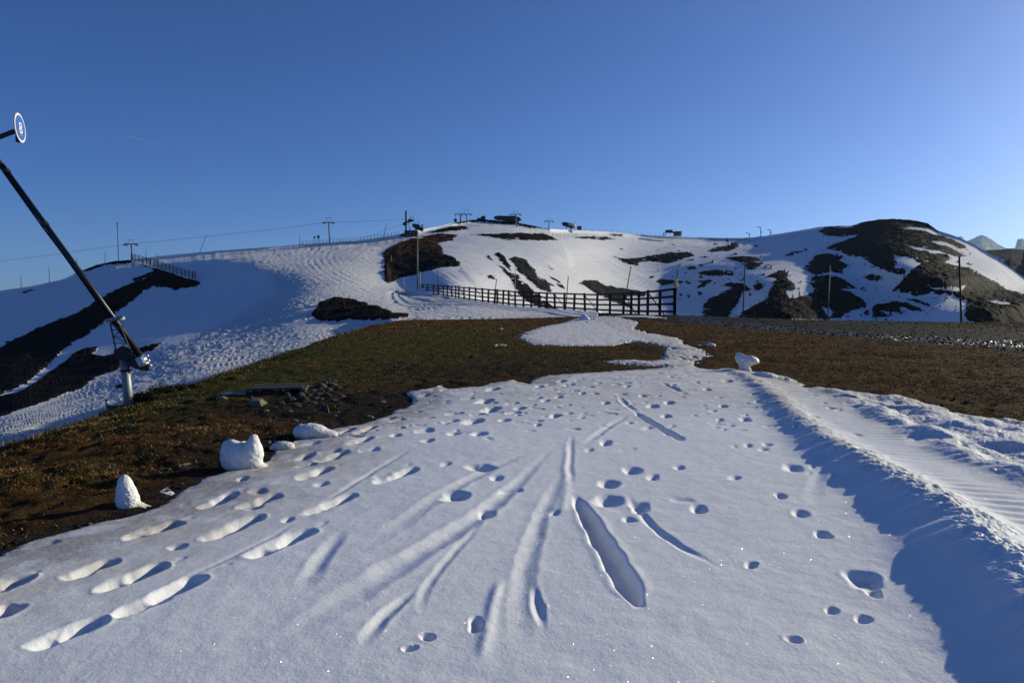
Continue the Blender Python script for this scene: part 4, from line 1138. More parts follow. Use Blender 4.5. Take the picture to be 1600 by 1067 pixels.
snow_lump(b5, [(0, 0, .15, .5, .4, .22), (.45, 0, .12, .3, .3, .16), (-.5, 0, .06, .3, .3, .1)], 'low broken snow clods just right of the mushroom block foot', 29, .42, rough=.09)
b6 = ground_point(1111, 543)
snow_lump(b6, [(0, 0, .22, .42, .34, .25), (-.2, 0, .28, .25, .25, .22), (.3, 0, .2, .2, .2, .2)], 'small white snow block on brown turf beyond the mushroom block', 33, .36, rough=.06)
b7 = ground_point(1092, 541)
snow_lump(b7, [(0, 0, .2, .4, .35, .3)], 'tiny snow crumb on turf left of the small snow block', 37, .16, rough=.06, sub=3)
b8 = ground_point(782, 515.5)
snow_lump(b8, [(0, 0, .2, .5, .35, .25), (.3, 0, .15, .2, .2, .2)], 'lone snow clod on the green grass left of the far snow patch', 41, .30, rough=.05, sub=4)
for i, (px, py, sz, hgt) in enumerate([(913,505,1.1,.55),(921,504.5,.9,.5),(928,505,.8,.42),(905,506,.6,.32),(899,507,.45,.3),(934,506,.5,.34),(918,507.5,.6,.3),(909,501.5,.3,.9)]):
    q = flat(px, py, .05)
    snow_lump(V(float(q[0]), float(q[1]), .04), [(0, 0, .2, .5, .4, hgt), (.3, 0, .1, .3, .3, hgt * .7)], 'crumbled snow chunk in the heap at the back of the far snow patch', 50 + i, sz, 'snow chunks heaped on the far snow patch', 4, .10)
for i, (px, py, sz) in enumerate([(634,905,.045),(655,893,.03),(1385,905,.05),(612,770,.04),(648,742,.05),(1490,668,.12),(1290,640,.10),(1230,596,.16),(1260,613,.12)]):
    q = flat(px, py, .02)
    snow_lump(V(float(q[0]), float(q[1]), .012 if px < 1300 else .05), [(0, 0, .25, .45, .4, .35)], 'small crumb of snow lying loose on the foreground snow', 70 + i, sz, 'loose crumbs on the foreground snow', 3, .09, name='snow_crumb')

# ------------------------------------------------------------------ old boards and stones
def build_boards():
    c = ground_point(425, 615)
    t = thing('timber_pallet', c + V(0, 0, .0), 'weathered timber pallet lying flat among stones on the grass', 'pallet')
    yaw = Matrix.Rotation(.22, 3, 'Z'); base = c + V(.12, 0, .02)
    for k in range(5):
        o = -.30 + k * .15
        m = MB(); m.box(base + yaw @ V(.01 * rnd.uniform(-3, 3), o, .115 + rnd.uniform(-.004, .004)), (.95 + rnd.uniform(-.05, .05), .125, .032), yaw @ Matrix.Rotation(rnd.uniform(-.01, .01), 3, 'Z'), .004); m.build('plank', M_PLANK, t)
    for o in (-.46, 0, .46):
        m = MB(); m.box(base + yaw @ V(o, 0, .047), (.10, .84, .10), yaw, .005); m.build('bearer', M_PLANK, t)
    for k in range(3):
        m = MB(); m.box(base + yaw @ V(0, -.34 + .34 * k, -.022), (1.1, .10, .03), yaw, .004); m.build('bottom_board', M_PLANK, t)
    c2 = ground_point(392, 619)
    s = MB(); yaw2 = Matrix.Rotation(.12, 3, 'Z') @ Matrix.Rotation(.03, 3, 'Y')
    s.box(c2 + V(-.05, -.05, .05), (.85, .42, .022), yaw2, .004)
    tag(s.build('loose_board', paint('wet_board', (0.05, 0.05, 0.055), .5, 0, (.09, .085, .08), .4, 7, .1, .3), origin=c2), 'wet grey board sticking out left of the timber pallet', 'board')
build_boards()

def stone_mesh(seed, flatn=.6):
    r2 = np.random.RandomState(seed)
    bm = bmesh.new(); bmesh.ops.create_icosphere(bm, subdivisions=3, radius=.5)
    for _ in range(9):         # facets
        n = Vector(r2.normal(size=3)).normalized(); dd = r2.uniform(.28, .42)
        for v in bm.verts:
            e = v.co.dot(n) - dd
            if e > 0: v.co -= n * e * .92
    for v in bm.verts: v.co.z *= flatn
    me = bpy.data.meshes.new('stone'); bm.to_mesh(me); bm.free(); return me
stones = [stone_mesh(200 + k, .5 + .35 * (k % 3) / 2) for k in range(8)]
stones_t = [m_.copy() for m_ in stones[:4]]
for m_ in stones: m_.materials.append(M_STONE)
for m_ in stones_t: m_.materials.append(M_STONET)
def stone(p, s, me, label, group=None):
    o = bpy.data.objects.new('rock', me); COL.objects.link(o)
    o.location = p + V(0, 0, s * .12); o.scale = (s, s * rnd.uniform(.7, 1.1), s * rnd.uniform(.8, 1.1)); o.rotation_euler = (rnd.uniform(-.3, .3), rnd.uniform(-.3, .3), rnd.uniform(0, 6.28))
    tag(o, label, 'rock', group)
HEAP = [(484,614,.34),(500,607,.40),(512,612,.30),(520,604,.32),(497,620,.28),(470,622,.30),(475,628,.34),(455,628,.26),(508,622,.3),(530,610,.26),(488,632,.24),(463,637,.28),(440,632,.22),(520,628,.20),(535,622,.22),(448,621,.24),(478,608,.26),(545,606,.2),(503,632,.18),(430,640,.18),(508,600,.26),(526,598,.2),(493,626,.22),(482,621,.2)]
for px, py, s in HEAP:
    stone(ground_point(px, py), s * .72, rnd.choice(stones), 'dark grey stone in the rubble heap right of the timber pallet', 'stones of the rubble heap')
for px, py, s, lab in [(349,626,.26,'tan stone on green grass left of the timber pallet'), (405,636,.34,'low olive flat stone below the wet grey board'), (527,588,.24,'grey stone on grass above the rubble heap'), (292,729,.11,'pale tan stone on brown soil between the two snow lumps'), (507,646,.24,'flat grey stone below the rubble heap'), (599,632,.16,'small pale stone near the snow edge right of the rubble heap')]:
    stone(ground_point(px, py), s, rnd.choice(stones_t if 'tan' in lab or 'pale' in lab or 'olive' in lab else stones), lab)
for _ in range(70):
    px, py = rnd.gauss(505, 60), rnd.gauss(628, 22)
    if py > 670 or px > 640: continue
    stone(ground_point(px, py), rnd.uniform(.05, .14), rnd.choice(stones + stones_t), 'small loose stone scattered on the dark soil around the rubble heap', 'small stones around the rubble heap')
for _ in range(36):
    px = rnd.uniform(230, 430); py = 735 - (px - 230) * .15 + rnd.uniform(-45, 18)
    stone(ground_point(px, py), rnd.uniform(.02, .06), rnd.choice(stones + stones_t), 'little stone on brown soil near the horned snow lump', 'little stones near the horned lump')

# ------------------------------------------------------------------ fences
def fence(name, label, cat, pts, h, post_w, rails, rail_h, lean=None, mat=M_FENCE, brace_every=3, bury=.5, rail_t=.08):
    pts = [Vector(p) for p in pts]
    t = thing(name, pts[0], label, cat)
    n = len(pts)
    tops = []
    for i, p in enumerate(pts):
        ln = (lean[i] if lean else 0) + rnd.uniform(-.02, .02)
        d = (pts[min(i + 1, n - 1)] - pts[max(i - 1, 0)]); d.z = 0; d.normalize()
        up = (V(0, 0, 1) + d * ln).normalized(); tops.append(up)
        m = MB(); m.bar(p - up * bury, p + up * h * rnd.uniform(.99, 1.05), post_w, post_w, d); m.build('post', mat, t)
    for i in range(n - 1):
        m = MB(); a, b = pts[i], pts[i + 1]
        d = (b - a); d.z = 0; side = V(d.y, -d.x, 0).normalized() * (post_w * .5 + rail_t * .5 + .004)
        if side.y > 0: side = -side
        for f in rails:
            m.bar(a + tops[i] * h * (f + rnd.uniform(-.012, .012)) + side, b + tops[i + 1] * h * (f + rnd.uniform(-.012, .012)) + side, rail_t, rail_h)
        m.build('rail_panel', mat, t)
        if brace_every and i % brace_every == 0:
            m = MB(); m.bar(a + tops[i] * h * .85 - side, a.lerp(b, .75) - side * 6 - V(0, 0, .4), .10, .10); m.build('brace', mat, t)
    return t

fpx = [656.5,660.6,668,677,685,692.5,699,706,712,717,725,733.5,743,754,763,773,777,786,795,805,818,830,842,854,867,882,897,914,933,953,974,986,998,1012,1031,1054]
fpts = [UP(px, float(fence_py(px)) + .6, float(fence_d(px))) for px in fpx]
fence('snow_fence', 'long black timber snow fence crossing the middle of the scene below the snowy slope', 'snow fence', fpts, 3.05, .31, (.09, .38, .67, .95), .29,
      lean=[rnd.uniform(-.05, .05) + (.10 if px in (773, 974, 897, 986) else 0) for px in fpx])
lp = [(205,405),(211,406.5),(217,408),(223,410),(229,411.5),(235,413.5),(241,415),(247,417),(253,419),(259,421),(265,423),(271,425),(277,427),(283,429),(289,431),(295,432.5),(301,434),(305,435)]
fence('snow_fence', 'dark timber snow fence running down the left ridge beside the heath', 'snow fence', [UP(px, py + .3, 350 - (px - 205) * .45) for px, py in lp], 3.0, .30, (.15, .42, .68, .95), .22, brace_every=0)

def post_fence(name, label, pts, h, w, mat, wires, wire_mat, wr=.03):
    t = thing(name, pts[0], label, 'fence')
    for p in pts:
        m = MB(); m.tube(p - V(0, 0, .6), p + V(0, 0, h * rnd.uniform(.9, 1.08)), w, w * .9, 6); m.build('post', mat, t)
    m = MB()
    for f in wires:
        m.path([p + V(0, 0, h * f) for p in pts], wr, 4)
    m.build('wire', wire_mat, t)
    return t
def ridge_pts(x0, x1, n, dy=0.6, jit=.4):
    out = []
    for k in range(n):
        px = x0 + (x1 - x0) * k / (n - 1) + rnd.uniform(-jit, jit)
        out.append(UP(px, float(ridge_py(px)) + dy, float(ridge_d(px)) - 3))
    return out
post_fence('rope_fence', 'line of dark posts with pale rope along the skyline above the left piste', ridge_pts(468, 622, 30, .8), 2.3, .11, M_POLE, (.35, .75), M_PALE, .05)
post_fence('rope_fence', 'pale stake fence crossing the snow below the summit lift station', [UP(px, 371 - .010 * (px - 640) + 1.5 * math.sin(px * .03), 420 + (px - 640) * .3) for px in np.linspace(640, 900, 44)], 2.4, .09, M_POLE, (.3, .65, .95), M_PALE, .04)
post_fence('rope_fence', 'sparse stake line along the skyline right of the white tipped lift station', ridge_pts(905, 1035, 14, .5), 2.4, .10, M_POLE, (.8,), M_CABLE, .02)
fp_ = ridge_pts(1092, 1168, 26, 2.2, .2)
t_ = thing('snow_fence', fp_[0], 'far low dark slatted fence along the saddle skyline before the right hill', 'snow fence')
for a_, b_ in zip(fp_, fp_[1:]):
    m = MB(); m.bar(a_ - V(0, 0, .3), a_ + V(.6, 0, 2.2), .2, .2); m.build('post', M_DARKST, t_)
    m = MB()
    for f_ in (.5, 1.2, 1.9): m.bar(a_ + V(0, 0, f_), b_ + V(0, 0, f_), .08, .28)
    m.build('rail_panel', M_DARKST, t_)

# ------------------------------------------------------------------ poles and stakes
def pole(base, top, r0, r1, mat, label, cat='pole', group=None, name='marker_pole', cap=None):
    m = MB(); m.tube(base, top, r0, r1, 8)
    if cap is None:
        return tag(m.build(name, mat, None, True, origin=base), label, cat, group)
    t = thing(name, base, label, cat, group)
    m.build('shaft', mat, t, True)
    c = MB(); cap(c, top); c.build('head', M_DARKST, t)
    return t
def hpole(pxb, pyb, pxt, pyt, r, mat, label, d=None, **k):
    b = hill_point(pxb, pyb) if d is None else UP(pxb, pyb, d)
    tp_ = UP(pxt, pyt, b.y)
    return pole(b - (tp_ - b).normalized() * 1.2, tp_, r, r * .8, mat, label, **k)
hpole(185, 409, 183, 349, .17, M_POLE, 'tall thin mast with a small head on the left ridge', d=349, name='mast', cat='mast', cap=lambda c, p: (c.box(p, (.9, .5, .5)), c.box(p + V(0, 0, -1.2), (1.3, .2, .2))))
hpole(652.5, 457, 652, 362, .27, M_POLEG, 'tall grey pole at the left end of the long snow fence', d=233, name='light_pole')
for pxb, pxt, pyt, lab, mat in [(1160.5, 1164.5, 412, 'brown pole right of the snow fence, standing before the rocky outcrop', M_POLE), (1293.5, 1297, 415, 'middle one of the three roadside poles, before the dark rocks', M_POLEG), (1502, 1499, 400, 'thickest roadside pole, in front of the snowy hill at far right', M_POLE)]:
    d_ = 79.0
    tp_ = UP(pxt, pyt, d_); b_ = UP(pxb, 497, d_); dr = (tp_ - b_).normalized()
    g_ = float(ground_z(np.array([b_.x]), np.array([b_.y]))[0])
    r_ = .12 if pxb > 1500 else .075
    pole(b_ - dr * (b_.z - g_ + .6), tp_, r_, r_ * .85, mat, lab, name='roadside_pole')
for pxb, pyb, pxt, pyt, r, mat, lab in [
    (684,459,684,421,.11,M_POLE,'thin dark stake behind the left part of the long snow fence'),
    (771,476,776,436,.10,M_POLE,'leaning thin stake rising behind the snow fence below the grey boulder'),
    (805,477,805,418,.07,M_PALE,'faint pale stake in front of the dark gully left of centre'),
    (884,484,888,432,.10,M_POLE,'dark stake leaning right over the middle of the long snow fence'),
    (973,488,986,416,.095,M_POLE,'long stake leaning strongly right over the fence below the bare patch')]:
    d_ = float(fence_d(pxb)) + 1.0
    hpole(pxb, pyb, pxt, pyt, r, mat, lab, d=d_, name='marker_stake')
for pxb, pyb, pxt, pyt, mat, lab in [
    (624,400,624,378,M_POLE,'brown stake on the upper left of the heath shoulder'),(636,385,636,364,M_POLE,'brown stake near the top edge of the heath shoulder'),
    (646,380,646,362,M_ORANGE,'faded orange stake on the top of the heath shoulder'),(656.5,384,656.5,366,M_ORANGE,'orange stake right of the tall grey pole on the heath'),
    (606,440,606,411,M_ORANGE,'orange stake at the lower left tip of the heath shoulder'),(609.5,442,609.5,418,M_ORANGE,'shorter orange stake beside the lower left heath tip'),
    (631,451,631,433,M_PALE,'pale stake on the snow under the heath shoulder'),(656.5,455,656.5,424,M_PALE,'slim pale stake right beside the tall grey pole'),
    (611.5,410,611.5,400,M_PALE,'white tipped short stake on the dark heath'),
    (33,449,32,430,M_POLE,'thin stake on the far left skyline near the frame edge'),(77,440,76,418,M_POLE,'thin stake on the skyline left of the lance tube'),
    (120,425,119.5,405,M_POLE,'thin stake on the skyline beside the lance tube'),(164,410.5,164,394,M_POLE,'short stake on the ridge left of the tall mast'),
    (228,404,228,392,M_POLE,'short stake right of the left lift pylon'),(245,401,245,397,M_POLE,'tiny stake on the ridge behind the left snow fence'),
    (312,394,323,366,M_POLE,'long thin stake leaning right on the skyline above the left piste'),
    (468,383,468,367,M_POLE,'stake with flat head at the left end of the skyline rope fence'),
    (598,374,604,350,M_POLE,'thin leaning stake on the skyline left of the mast station'),
    (898,359,898,346,M_POLE,'short stake beside the white tipped lift station')]:
    hpole(pxb, pyb, pxt, pyt, .09 if mat is M_ORANGE else .14, mat, lab, name='marker_stake')

def build_flag():
    d_ = 80.3
    b_ = UP(1055, 489, d_); tp_ = UP(1058.5, 422, d_)
    t = thing('pennant_pole', b_, 'pole with a hanging pale pennant at the right end of the snow fence', 'flag')
    m = MB(); m.tube(b_ - V(0, 0, .5), tp_, .07, .05, 8); m.build('pole', M_POLE, t)
    m = MB(); n_ = 9
    L = []; Rr = []
    for k in range(n_):
        f = k / (n_ - 1)
        c = UP(1057.5, 434 + 15 * f, d_ - .15); w = .12 + .42 * math.sin(math.pi * min(1, f * .62 + .02)) * (1 if f < .85 else .8)
        L.append(m.bm.verts.new(c + V(-w * .75, .08 * math.sin(k), 0))); Rr.append(m.bm.verts.new(c + V(w * .55, .10 * math.cos(k * 1.3), 0)))
    for k in range(n_ - 1): m.bm.faces.new((L[k], Rr[k], Rr[k + 1], L[k + 1]))
    bmesh.ops.solidify(m.bm, geom=list(m.bm.faces), thickness=.02)
    m.build('pennant', paint('pale_cloth', (0.62, 0.58, 0.45), .9, 0, (.4, .36, .28), .4, 3), t, True)
build_flag()

# ------------------------------------------------------------------ ski lifts
def pylon(px, base, pxt, top, d, arm, label, mat=M_POLEG, r=.42, group=None):
    """lift tower: tapered tube, cross arm with sheave trains, work frame on top"""
    b = UP(px, base, d); tp_ = UP(pxt, top, d); s = d / F
    ax = (tp_ - b).normalized(); H = (tp_ - b).length
    t = thing('lift_pylon', b, label, 'lift pylon', group)
    m = MB(); m.tube(b - ax * 1.5, b + ax * H * .82, r, r * .7, 10); m.build('mast', mat, t, True)
    ac = b + ax * H * .80
    m = MB(); m.bar(ac - V(arm / 2, 0, 0), ac + V(arm / 2, 0, 0), .4, .5); m.build('cross_arm', mat, t)
    for sd_ in (-1, 1):
        m = MB(); q = ac + V(sd_ * arm * .43, 0, -.35)
        m.bar(q - V(0, 1.8, 0), q + V(0, 1.8, 0), .18, .3)
        for k in range(5): m.tube(q + V(-.12, -1.6 + .8 * k, -.25), q + V(.12, -1.6 + .8 * k, -.25), .26, n=10)
        m.bar(q - V(.9, 0, -.1), q + V(.9, 0, .1), 1.2, .12)
        m.build('sheave_train', M_DARKST, t)
    m = MB()
    for sd_ in (-1, 1):
        m.bar(ac + V(sd_ * arm * .22, 0, .2), ac + V(sd_ * arm * .14, 0, H * .20), .14, .14)
        m.bar(ac + V(sd_ * arm * .40, 0, .2), ac + V(sd_ * arm * .40, 0, 1.1), .10, .10)
    m.bar(ac + V(-arm * .26, 0, H * .20), ac + V(arm * .26, 0, H * .20), .16, .16)
    m.build('work_frame', mat, t)
    m = MB()
    for k in range(8):
        m.bar(b + ax * (H * .1 * k) + V(r * .9, -r * .6, 0), b + ax * (H * .1 * k) + V(r * .9 + .3, -r * .6, 0), .06, .06)
    m.bar(b + V(r * .9 + .3, -r * .6, 0), b + ax * H * .75 + V(r * .9 + .2, -r * .6, 0), .06, .06)
    m.build('ladder', M_DARKST, t)
    return ac
A1 = pylon(207, 407, 204, 375, 352, 6.5, 'pale lift pylon at the top of the left snow fence')
A2 = pylon(515, 377, 513, 340.5, 380, 6.2, 'tall pale lift pylon standing on the skyline above the curving piste')
A3 = pylon(730.5, 363, 728.5, 328, 470, 7.5, 'tall pale lift pylon in front of the left side of the summit knoll')
A4 = pylon(719.5, 347, 719.5, 332, 500, 8.5, 'short dark lift pylon on the summit knoll beside the hanging cabin', M_DARKST, .5)
A5 = pylon(807, 353.5, 805, 330.5, 480, 8.0, 'pale lift pylon in front of the rounded summit station')
A6 = pylon(857.5, 359, 857.5, 342.5, 500, 6.5, 'small lift pylon on the skyline between the two lift stations')
def drag_post(px, base, pxt, top, label):
    b = hill_point(px, base); tp_ = UP(pxt, top, b.y)
    t = thing('drag_lift_post', b, label, 'lift post')
    m = MB(); m.tube(b - V(0, 0, 1), tp_, .45, .30, 8); m.build('mast', M_POLEG, t, True)
    m = MB(); m.bar(tp_ + V(-2.6, 0, .2), tp_ + V(.6, 0, -.6), .35, .4); m.tube(tp_ + V(-2.6, -.2, .2), tp_ + V(-2.6, .2, .2), .5, n=10); m.build('arm', M_DARKST, t)
    m = MB(); m.bar(b.lerp(tp_, .45), b.lerp(tp_, .45) + V(1.8, 0, .2), .3, .5); m.build('bracket', M_DARKST, t)
drag_post(1171.5, 378, 1171, 364.5, 'drag lift post on the snow below the saddle skyline')
drag_post(1189, 369.5, 1188.5, 355, 'taller drag lift post on the skyline left of the right hill')
drag_post(1203, 368, 1204.5, 359.5, 'leaning small drag lift post on the skyline nearest the right hill')

def cable(pts, label, r=.055, sag=0.0):
    P_ = []
    for a, b in zip(pts, pts[1:]):
        for k in range(14):
            f = k / 14; p = a.lerp(b, f); p = p - V(0, 0, sag * (b - a).length * 4 * f * (1 - f)); P_.append(p)
    P_.append(pts[-1])
    m = MB(); m.path(P_, r, 5)
    tag(m.build('haul_cable', M_CABLE, origin=pts[0]), label, 'cable')
start = UP(-140, 424, 362)
cable([start, A1 + V(-2.6, 0, -.2), A2 + V(-2.6, 0, -.2), UP(634, 342, 405), A3 + V(-3, 0, -.2)], 'long lift cable crossing the sky from the left edge to the summit', .07, .004)
cable([UP(560, 374, 400), UP(634, 348.5, 404)], 'short steep lift cable rising to the mast station', .06, .004)
cable([UP(650, 345, 408), A4 + V(-3.4, 0, -.2)], 'lower lift cable between the mast station and the dark summit pylon', .05, .006)

def build_cabin():
    hang = A4 + V(-4.6, 0, -.2); c = UP(711.8, 344.3, 500)
    t = thing('gondola_cabin', c - V(0, 0, 1.2), 'dark gondola cabin hanging left of the dark summit pylon', 'gondola')
    m = MB(); m.ball(c, 1.35, (1, .9, .95), 3); m.build('body', M_STATION, t, True)
    m = MB(); m.ball(c + V(0, -.03, .2), 1.37, (.8, .9, .5), 3); m.build('window', M_GLASS, t, True)
    m = MB(); m.bar(c + V(0, 0, 1.2), UP(711.8, 338.5, 500), .15, .15); m.build('hanger', M_DARKST, t)
    m = MB(); m.bar(UP(711.8, 338.5, 500), A4 + V(-4, 0, -.35), .15, .15); m.build('hanger', M_DARKST, t)
build_cabin()

def capsule(m, c, L, w, h, axis, tiltv):
    """long rounded hull: a lofted, bevelled section along its axis"""
    x = axis.normalized(); y = V(0, 0, 1).cross(x).normalized(); z = x.cross(y)
    n_, ns = 20, 13; rings = []
    for i in range(ns):
        f = -1 + 2 * i / (ns - 1); k = (1 - abs(f) ** 5) ** .5 if abs(f) < 1 else 0
        k = max(k, .35)
        ring = []
        for j in range(n_):
            a = 2 * math.pi * j / n_; ca, sa = math.cos(a), math.sin(a)
            sx = math.copysign(abs(ca) ** .55, ca) * w / 2 * k; sz = math.copysign(abs(sa) ** .55, sa) * h / 2 * k
            ring.append(m.bm.verts.new(c + x * f * L / 2 + y * sx + z * sz))
        rings.append(ring)
    for a, b in zip(rings, rings[1:]):
        for j in range(n_): m.bm.faces.new((a[j], a[(j + 1) % n_], b[(j + 1) % n_], b[j]))
    m.bm.faces.new(rings[0][::-1]); m.bm.faces.new(rings[-1])

def build_stations():
    # mast station on the left of the summit
    d = 408; s = d / F; P = lambda px, py, dd=0: UP(px, py, d + dd)
    t = thing('lift_station', P(642, 371), 'dark lift station with a tall column and drive wheel left of the summit', 'lift station')
    m = MB(); m.tube(P(634.3, 368), P(634.3, 329.5), .55, .55, 12); m.build('column', paint('grey_green_steel', (.07, .10, .10), .5, .2), t, True)
    m = MB(); m.tube(P(635.6, 352, -.3), P(635.6, 330, -.3), .18, n=8); m.build('pipe', M_PALE, t, True)
    m = MB(); m.box((P(632, 366) + P(652, 366)) / 2 + V(0, 2, 0), (20 * s, 5, 12 * s), None, .2); m.box(P(629, 369.5, 1), (12 * s, 4, 6 * s), Matrix.Rotation(-.15, 3, 'Y'), .2); m.build('machine_house', M_STATION, t)
    m = MB(); m.bar(P(630, 349), P(647, 344.5), 2.4, .7); m.box(P(632, 351), (1.8, 2.2, 1.0), None, .15); m.box(P(641, 344), (2.6, 2, 1.0), None, .15); m.build('platform', M_STATION, t)
    m = MB()
    for a, b in (((640, 343), (643, 337.5)), ((646, 344), (645.5, 339.5)), ((638, 346), (641, 366)), ((648, 361), (648.5, 348)), ((653, 357), (653.2, 346)), ((643, 344), (647, 344.5))): m.bar(P(*a), P(*b), .30, .30)
    m.build('frame', M_DARKST, t)
    m = MB(); m.box(P(650, 353, 0), (11 * s, 3, 5 * s), Matrix.Rotation(.12, 3, 'Y'), .25); m.box(P(655, 357, .5), (13 * s, 3, 6 * s), Matrix.Rotation(.30, 3, 'Y'), .25); m.build('drive_housing', M_STATION, t)
    m = MB(); m.tube(P(659.5, 352.5, -.4), P(659.5, 352.5, .4), 1.5 * s * 1.1, n=16); m.build('wheel', M_DARKST, t, True)
    m = MB()
    for px in (640.5, 652): m.bar(P(px, 371, -1), P(px + .3, 357, -1), .22, .22)
    m.build('ladder', M_PALE, t)
    # rounded summit station
    d = 492; s = d / F; P = lambda px, py, dd=0: UP(px, py, d + dd)
    t = thing('lift_station', P(795, 349), 'long rounded dark lift station on the top of the summit', 'lift station')
    m = MB(); capsule(m, P(793.5, 341.6), 43.5 * s, 6, 7.2 * s, V(1, .0, -.06), 0); m.build('hull', M_STATION, t, True)
    m = MB(); m.box(P(799, 346.2, 1), (20 * s, 4, 4.6 * s), None, .1); m.build('operator_room', M_STATION, t)
    m = MB()
    for px in (779, 809.5):
        m = MB(); m.box(P(px, 346.5, 1), (1.0, 1.4, 5.5 * s), None, .05); m.build('support', M_DARKST, t)
    m = MB(); m.box(P(784, 346.2, -1), (7 * s, .3, 1.0 * s)); m.build('railing', M_PALE, t)
    m = MB(); m.tube(P(780.3, 338), P(780.3, 329), .13, .08, 6); m.build('antenna', M_DARKST, t)
    m = MB(); m.box(P(794, 337.9, -.5), (26 * s, 3.2, .12)); m.build('roof_edge', M_DARKST, t)
    # little machine on the knoll
    d = 486; s = d / F; P = lambda px, py, dd=0: UP(px, py, d + dd)
    t = thing('lift_machinery', P(753, 344), 'small dark lift machinery with thin masts on the summit knoll', 'lift machinery')
    m = MB(); m.box(P(752, 342.4), (13 * s, 4, 2.6 * s), None, .2); m.box(P(755, 340), (7 * s, 3, 2.4 * s), None, .2); m.build('housing', M_STATION, t)
    m = MB()
    for a, b in (((754, 340), (754.5, 335.5)), ((757, 340), (756.5, 336.5)), ((752, 338.5), (759, 338))): m.bar(P(*a), P(*b), .3, .3)
    m.build('frame', M_DARKST, t)
    # white tipped station
    d = 545; s = d / F; P = lambda px, py, dd=0: UP(px, py, d + dd)
    t = thing('lift_station', P(888, 359), 'tilted rounded lift station with a pale lit flank on the skyline', 'lift station')
    ax_ = V(16.5 * s, 2.0, -4.2 * s)
    m = MB(); capsule(m, P(888.3, 351.9), 21.0 * s, 4.2, 6.4 * s, ax_, 0); m.build('hull', M_STATION, t, True)
    m = MB(); capsule(m, P(892.2, 351.2, -.6), 13.5 * s, 4.0, 4.2 * s, ax_, 0); m.build('lit_flank', M_ROOF, t, True)  # pale shell over the dark hull puts its sunlit flank into the colour
    m = MB(); m.bar(P(885, 355), P(885.2, 358.6), .5, .5); m.build('support', M_DARKST, t)
    m = MB(); m.bar(P(892, 356), P(893, 358.6), .9, 1.2); m.build('support', M_DARKST, t)
    t = thing('hut', P(905.5, 359.5), 'small dark hut with pale end wall right of the tilted lift station', 'hut')
    m = MB(); m.box(P(904.6, 357), (5.2 * s, 3, 5 * s)); m.build('wall', M_STATION, t)
    m = MB(); m.box(P(908, 357), (1.6 * s, 3, 5 * s)); m.build('end_wall', M_ROOF, t)
    m = MB(); m.box(P(905.4, 354.2), (7.6 * s, 3.6, .7 * s)); m.build('roof', M_DARKST, t)
    # far right station and hut
    d = 648; s = d / F; P = lambda px, py, dd=0: UP(px, py, d + dd)
    t = thing('lift_station', P(1045, 369), 'dark lift station on splayed legs on the right part of the skyline', 'lift station')
    m = MB(); capsule(m, P(1045.8, 361.7), 12.5 * s, 4.5, 4.8 * s, V(1, 0, -.02), 0); m.build('hull', M_STATION, t, True)
    for a, b in (((1041, 363), (1039, 368.6)), ((1039, 363.5), (1036.5, 364.5)), ((1037, 364.5), (1037, 368.4)), ((1051, 362.5), (1055, 368.6))):
        m = MB(); m.bar(P(*a), P(*b), .6, .6); m.build('support', M_DARKST, t)
    t = thing('hut', P(1059, 369.5), 'timber hut with flat roof beside the station on splayed legs', 'hut')
    m = MB(); m.box(P(1058, 366), (9.5 * s, 5, 5.6 * s)); m.build('wall', M_TIMBER, t)
    m = MB(); m.box(P(1063.5, 366, -.2), (1.6 * s, 5, 6.4 * s)); m.build('end_wall', M_ROOF, t)
    m = MB(); m.box(P(1059, 362.4), (12 * s, 6, .8 * s)); m.build('roof', M_DARKST, t)
    m = MB(); m.box(P(1057, 365.5, -2.56), (4.5 * s, .12, 2 * s)); m.build('window', M_GLASS, t)
    # hut on the flat patch
    b = hill_point(1149, 384); d = b.y; s = d / F; P = lambda px, py, dd=0: UP(px, py, d + dd)
    t = thing('hut', b, 'small pale hut beside the bare patch below the saddle skyline', 'hut')
    m = MB(); m.box(P(1146.8, 382), (8 * s, 4, 4.4 * s)); m.build('wall', M_TIMBER, t)
    m = MB(); m.box(P(1152.6, 382), (3.4 * s, 4, 4.0 * s)); m.build('end_wall', M_ROOF, t)
    m = MB(); m.bar(P(1142, 379.6), P(1152, 379.2), 4.6, .5); m.build('roof', M_ROOF, t)
    b = hill_point(1136.5, 385); d = b.y; P = lambda px, py, dd=0: UP(px, py, d + dd)
    t = thing('sign_post', b, 'dark twin post with small box left of the pale hut', 'sign post')
    m = MB(); m.bar(P(1136, 386), P(1136.2, 372), .4, .4); m.bar(P(1138.5, 385), P(1138.5, 377), .4, .4); m.build('post', M_DARKST, t)
    m = MB(); m.box(P(1136.5, 376.5), (2.0, .6, 1.4)); m.build('box', M_DARKST, t)
    # boards on the skyline
    for px, py, w, h, base, lab in [(497.5, 370.2, 3.4, 5.2, 379.5, 'dark square board on a post above the skyline rope fence'), (491.5, 370.8, 4.2, 2.2, 380, 'small dark arrow board left of the square skyline board')]:
        d = 374; s = d / F
        t = thing('sign_board', UP(px, base, d), lab, 'sign')
        m = MB(); m.tube(UP(px, base + 1, d + .3), UP(px, py - h * .4, d + .3), .12, n=6); m.build('post', M_POLE, t)
        m = MB(); m.box(UP(px, py, d), (w * s, .15, h * s), None, .02); m.build('board', M_STATION, t)
build_stations()

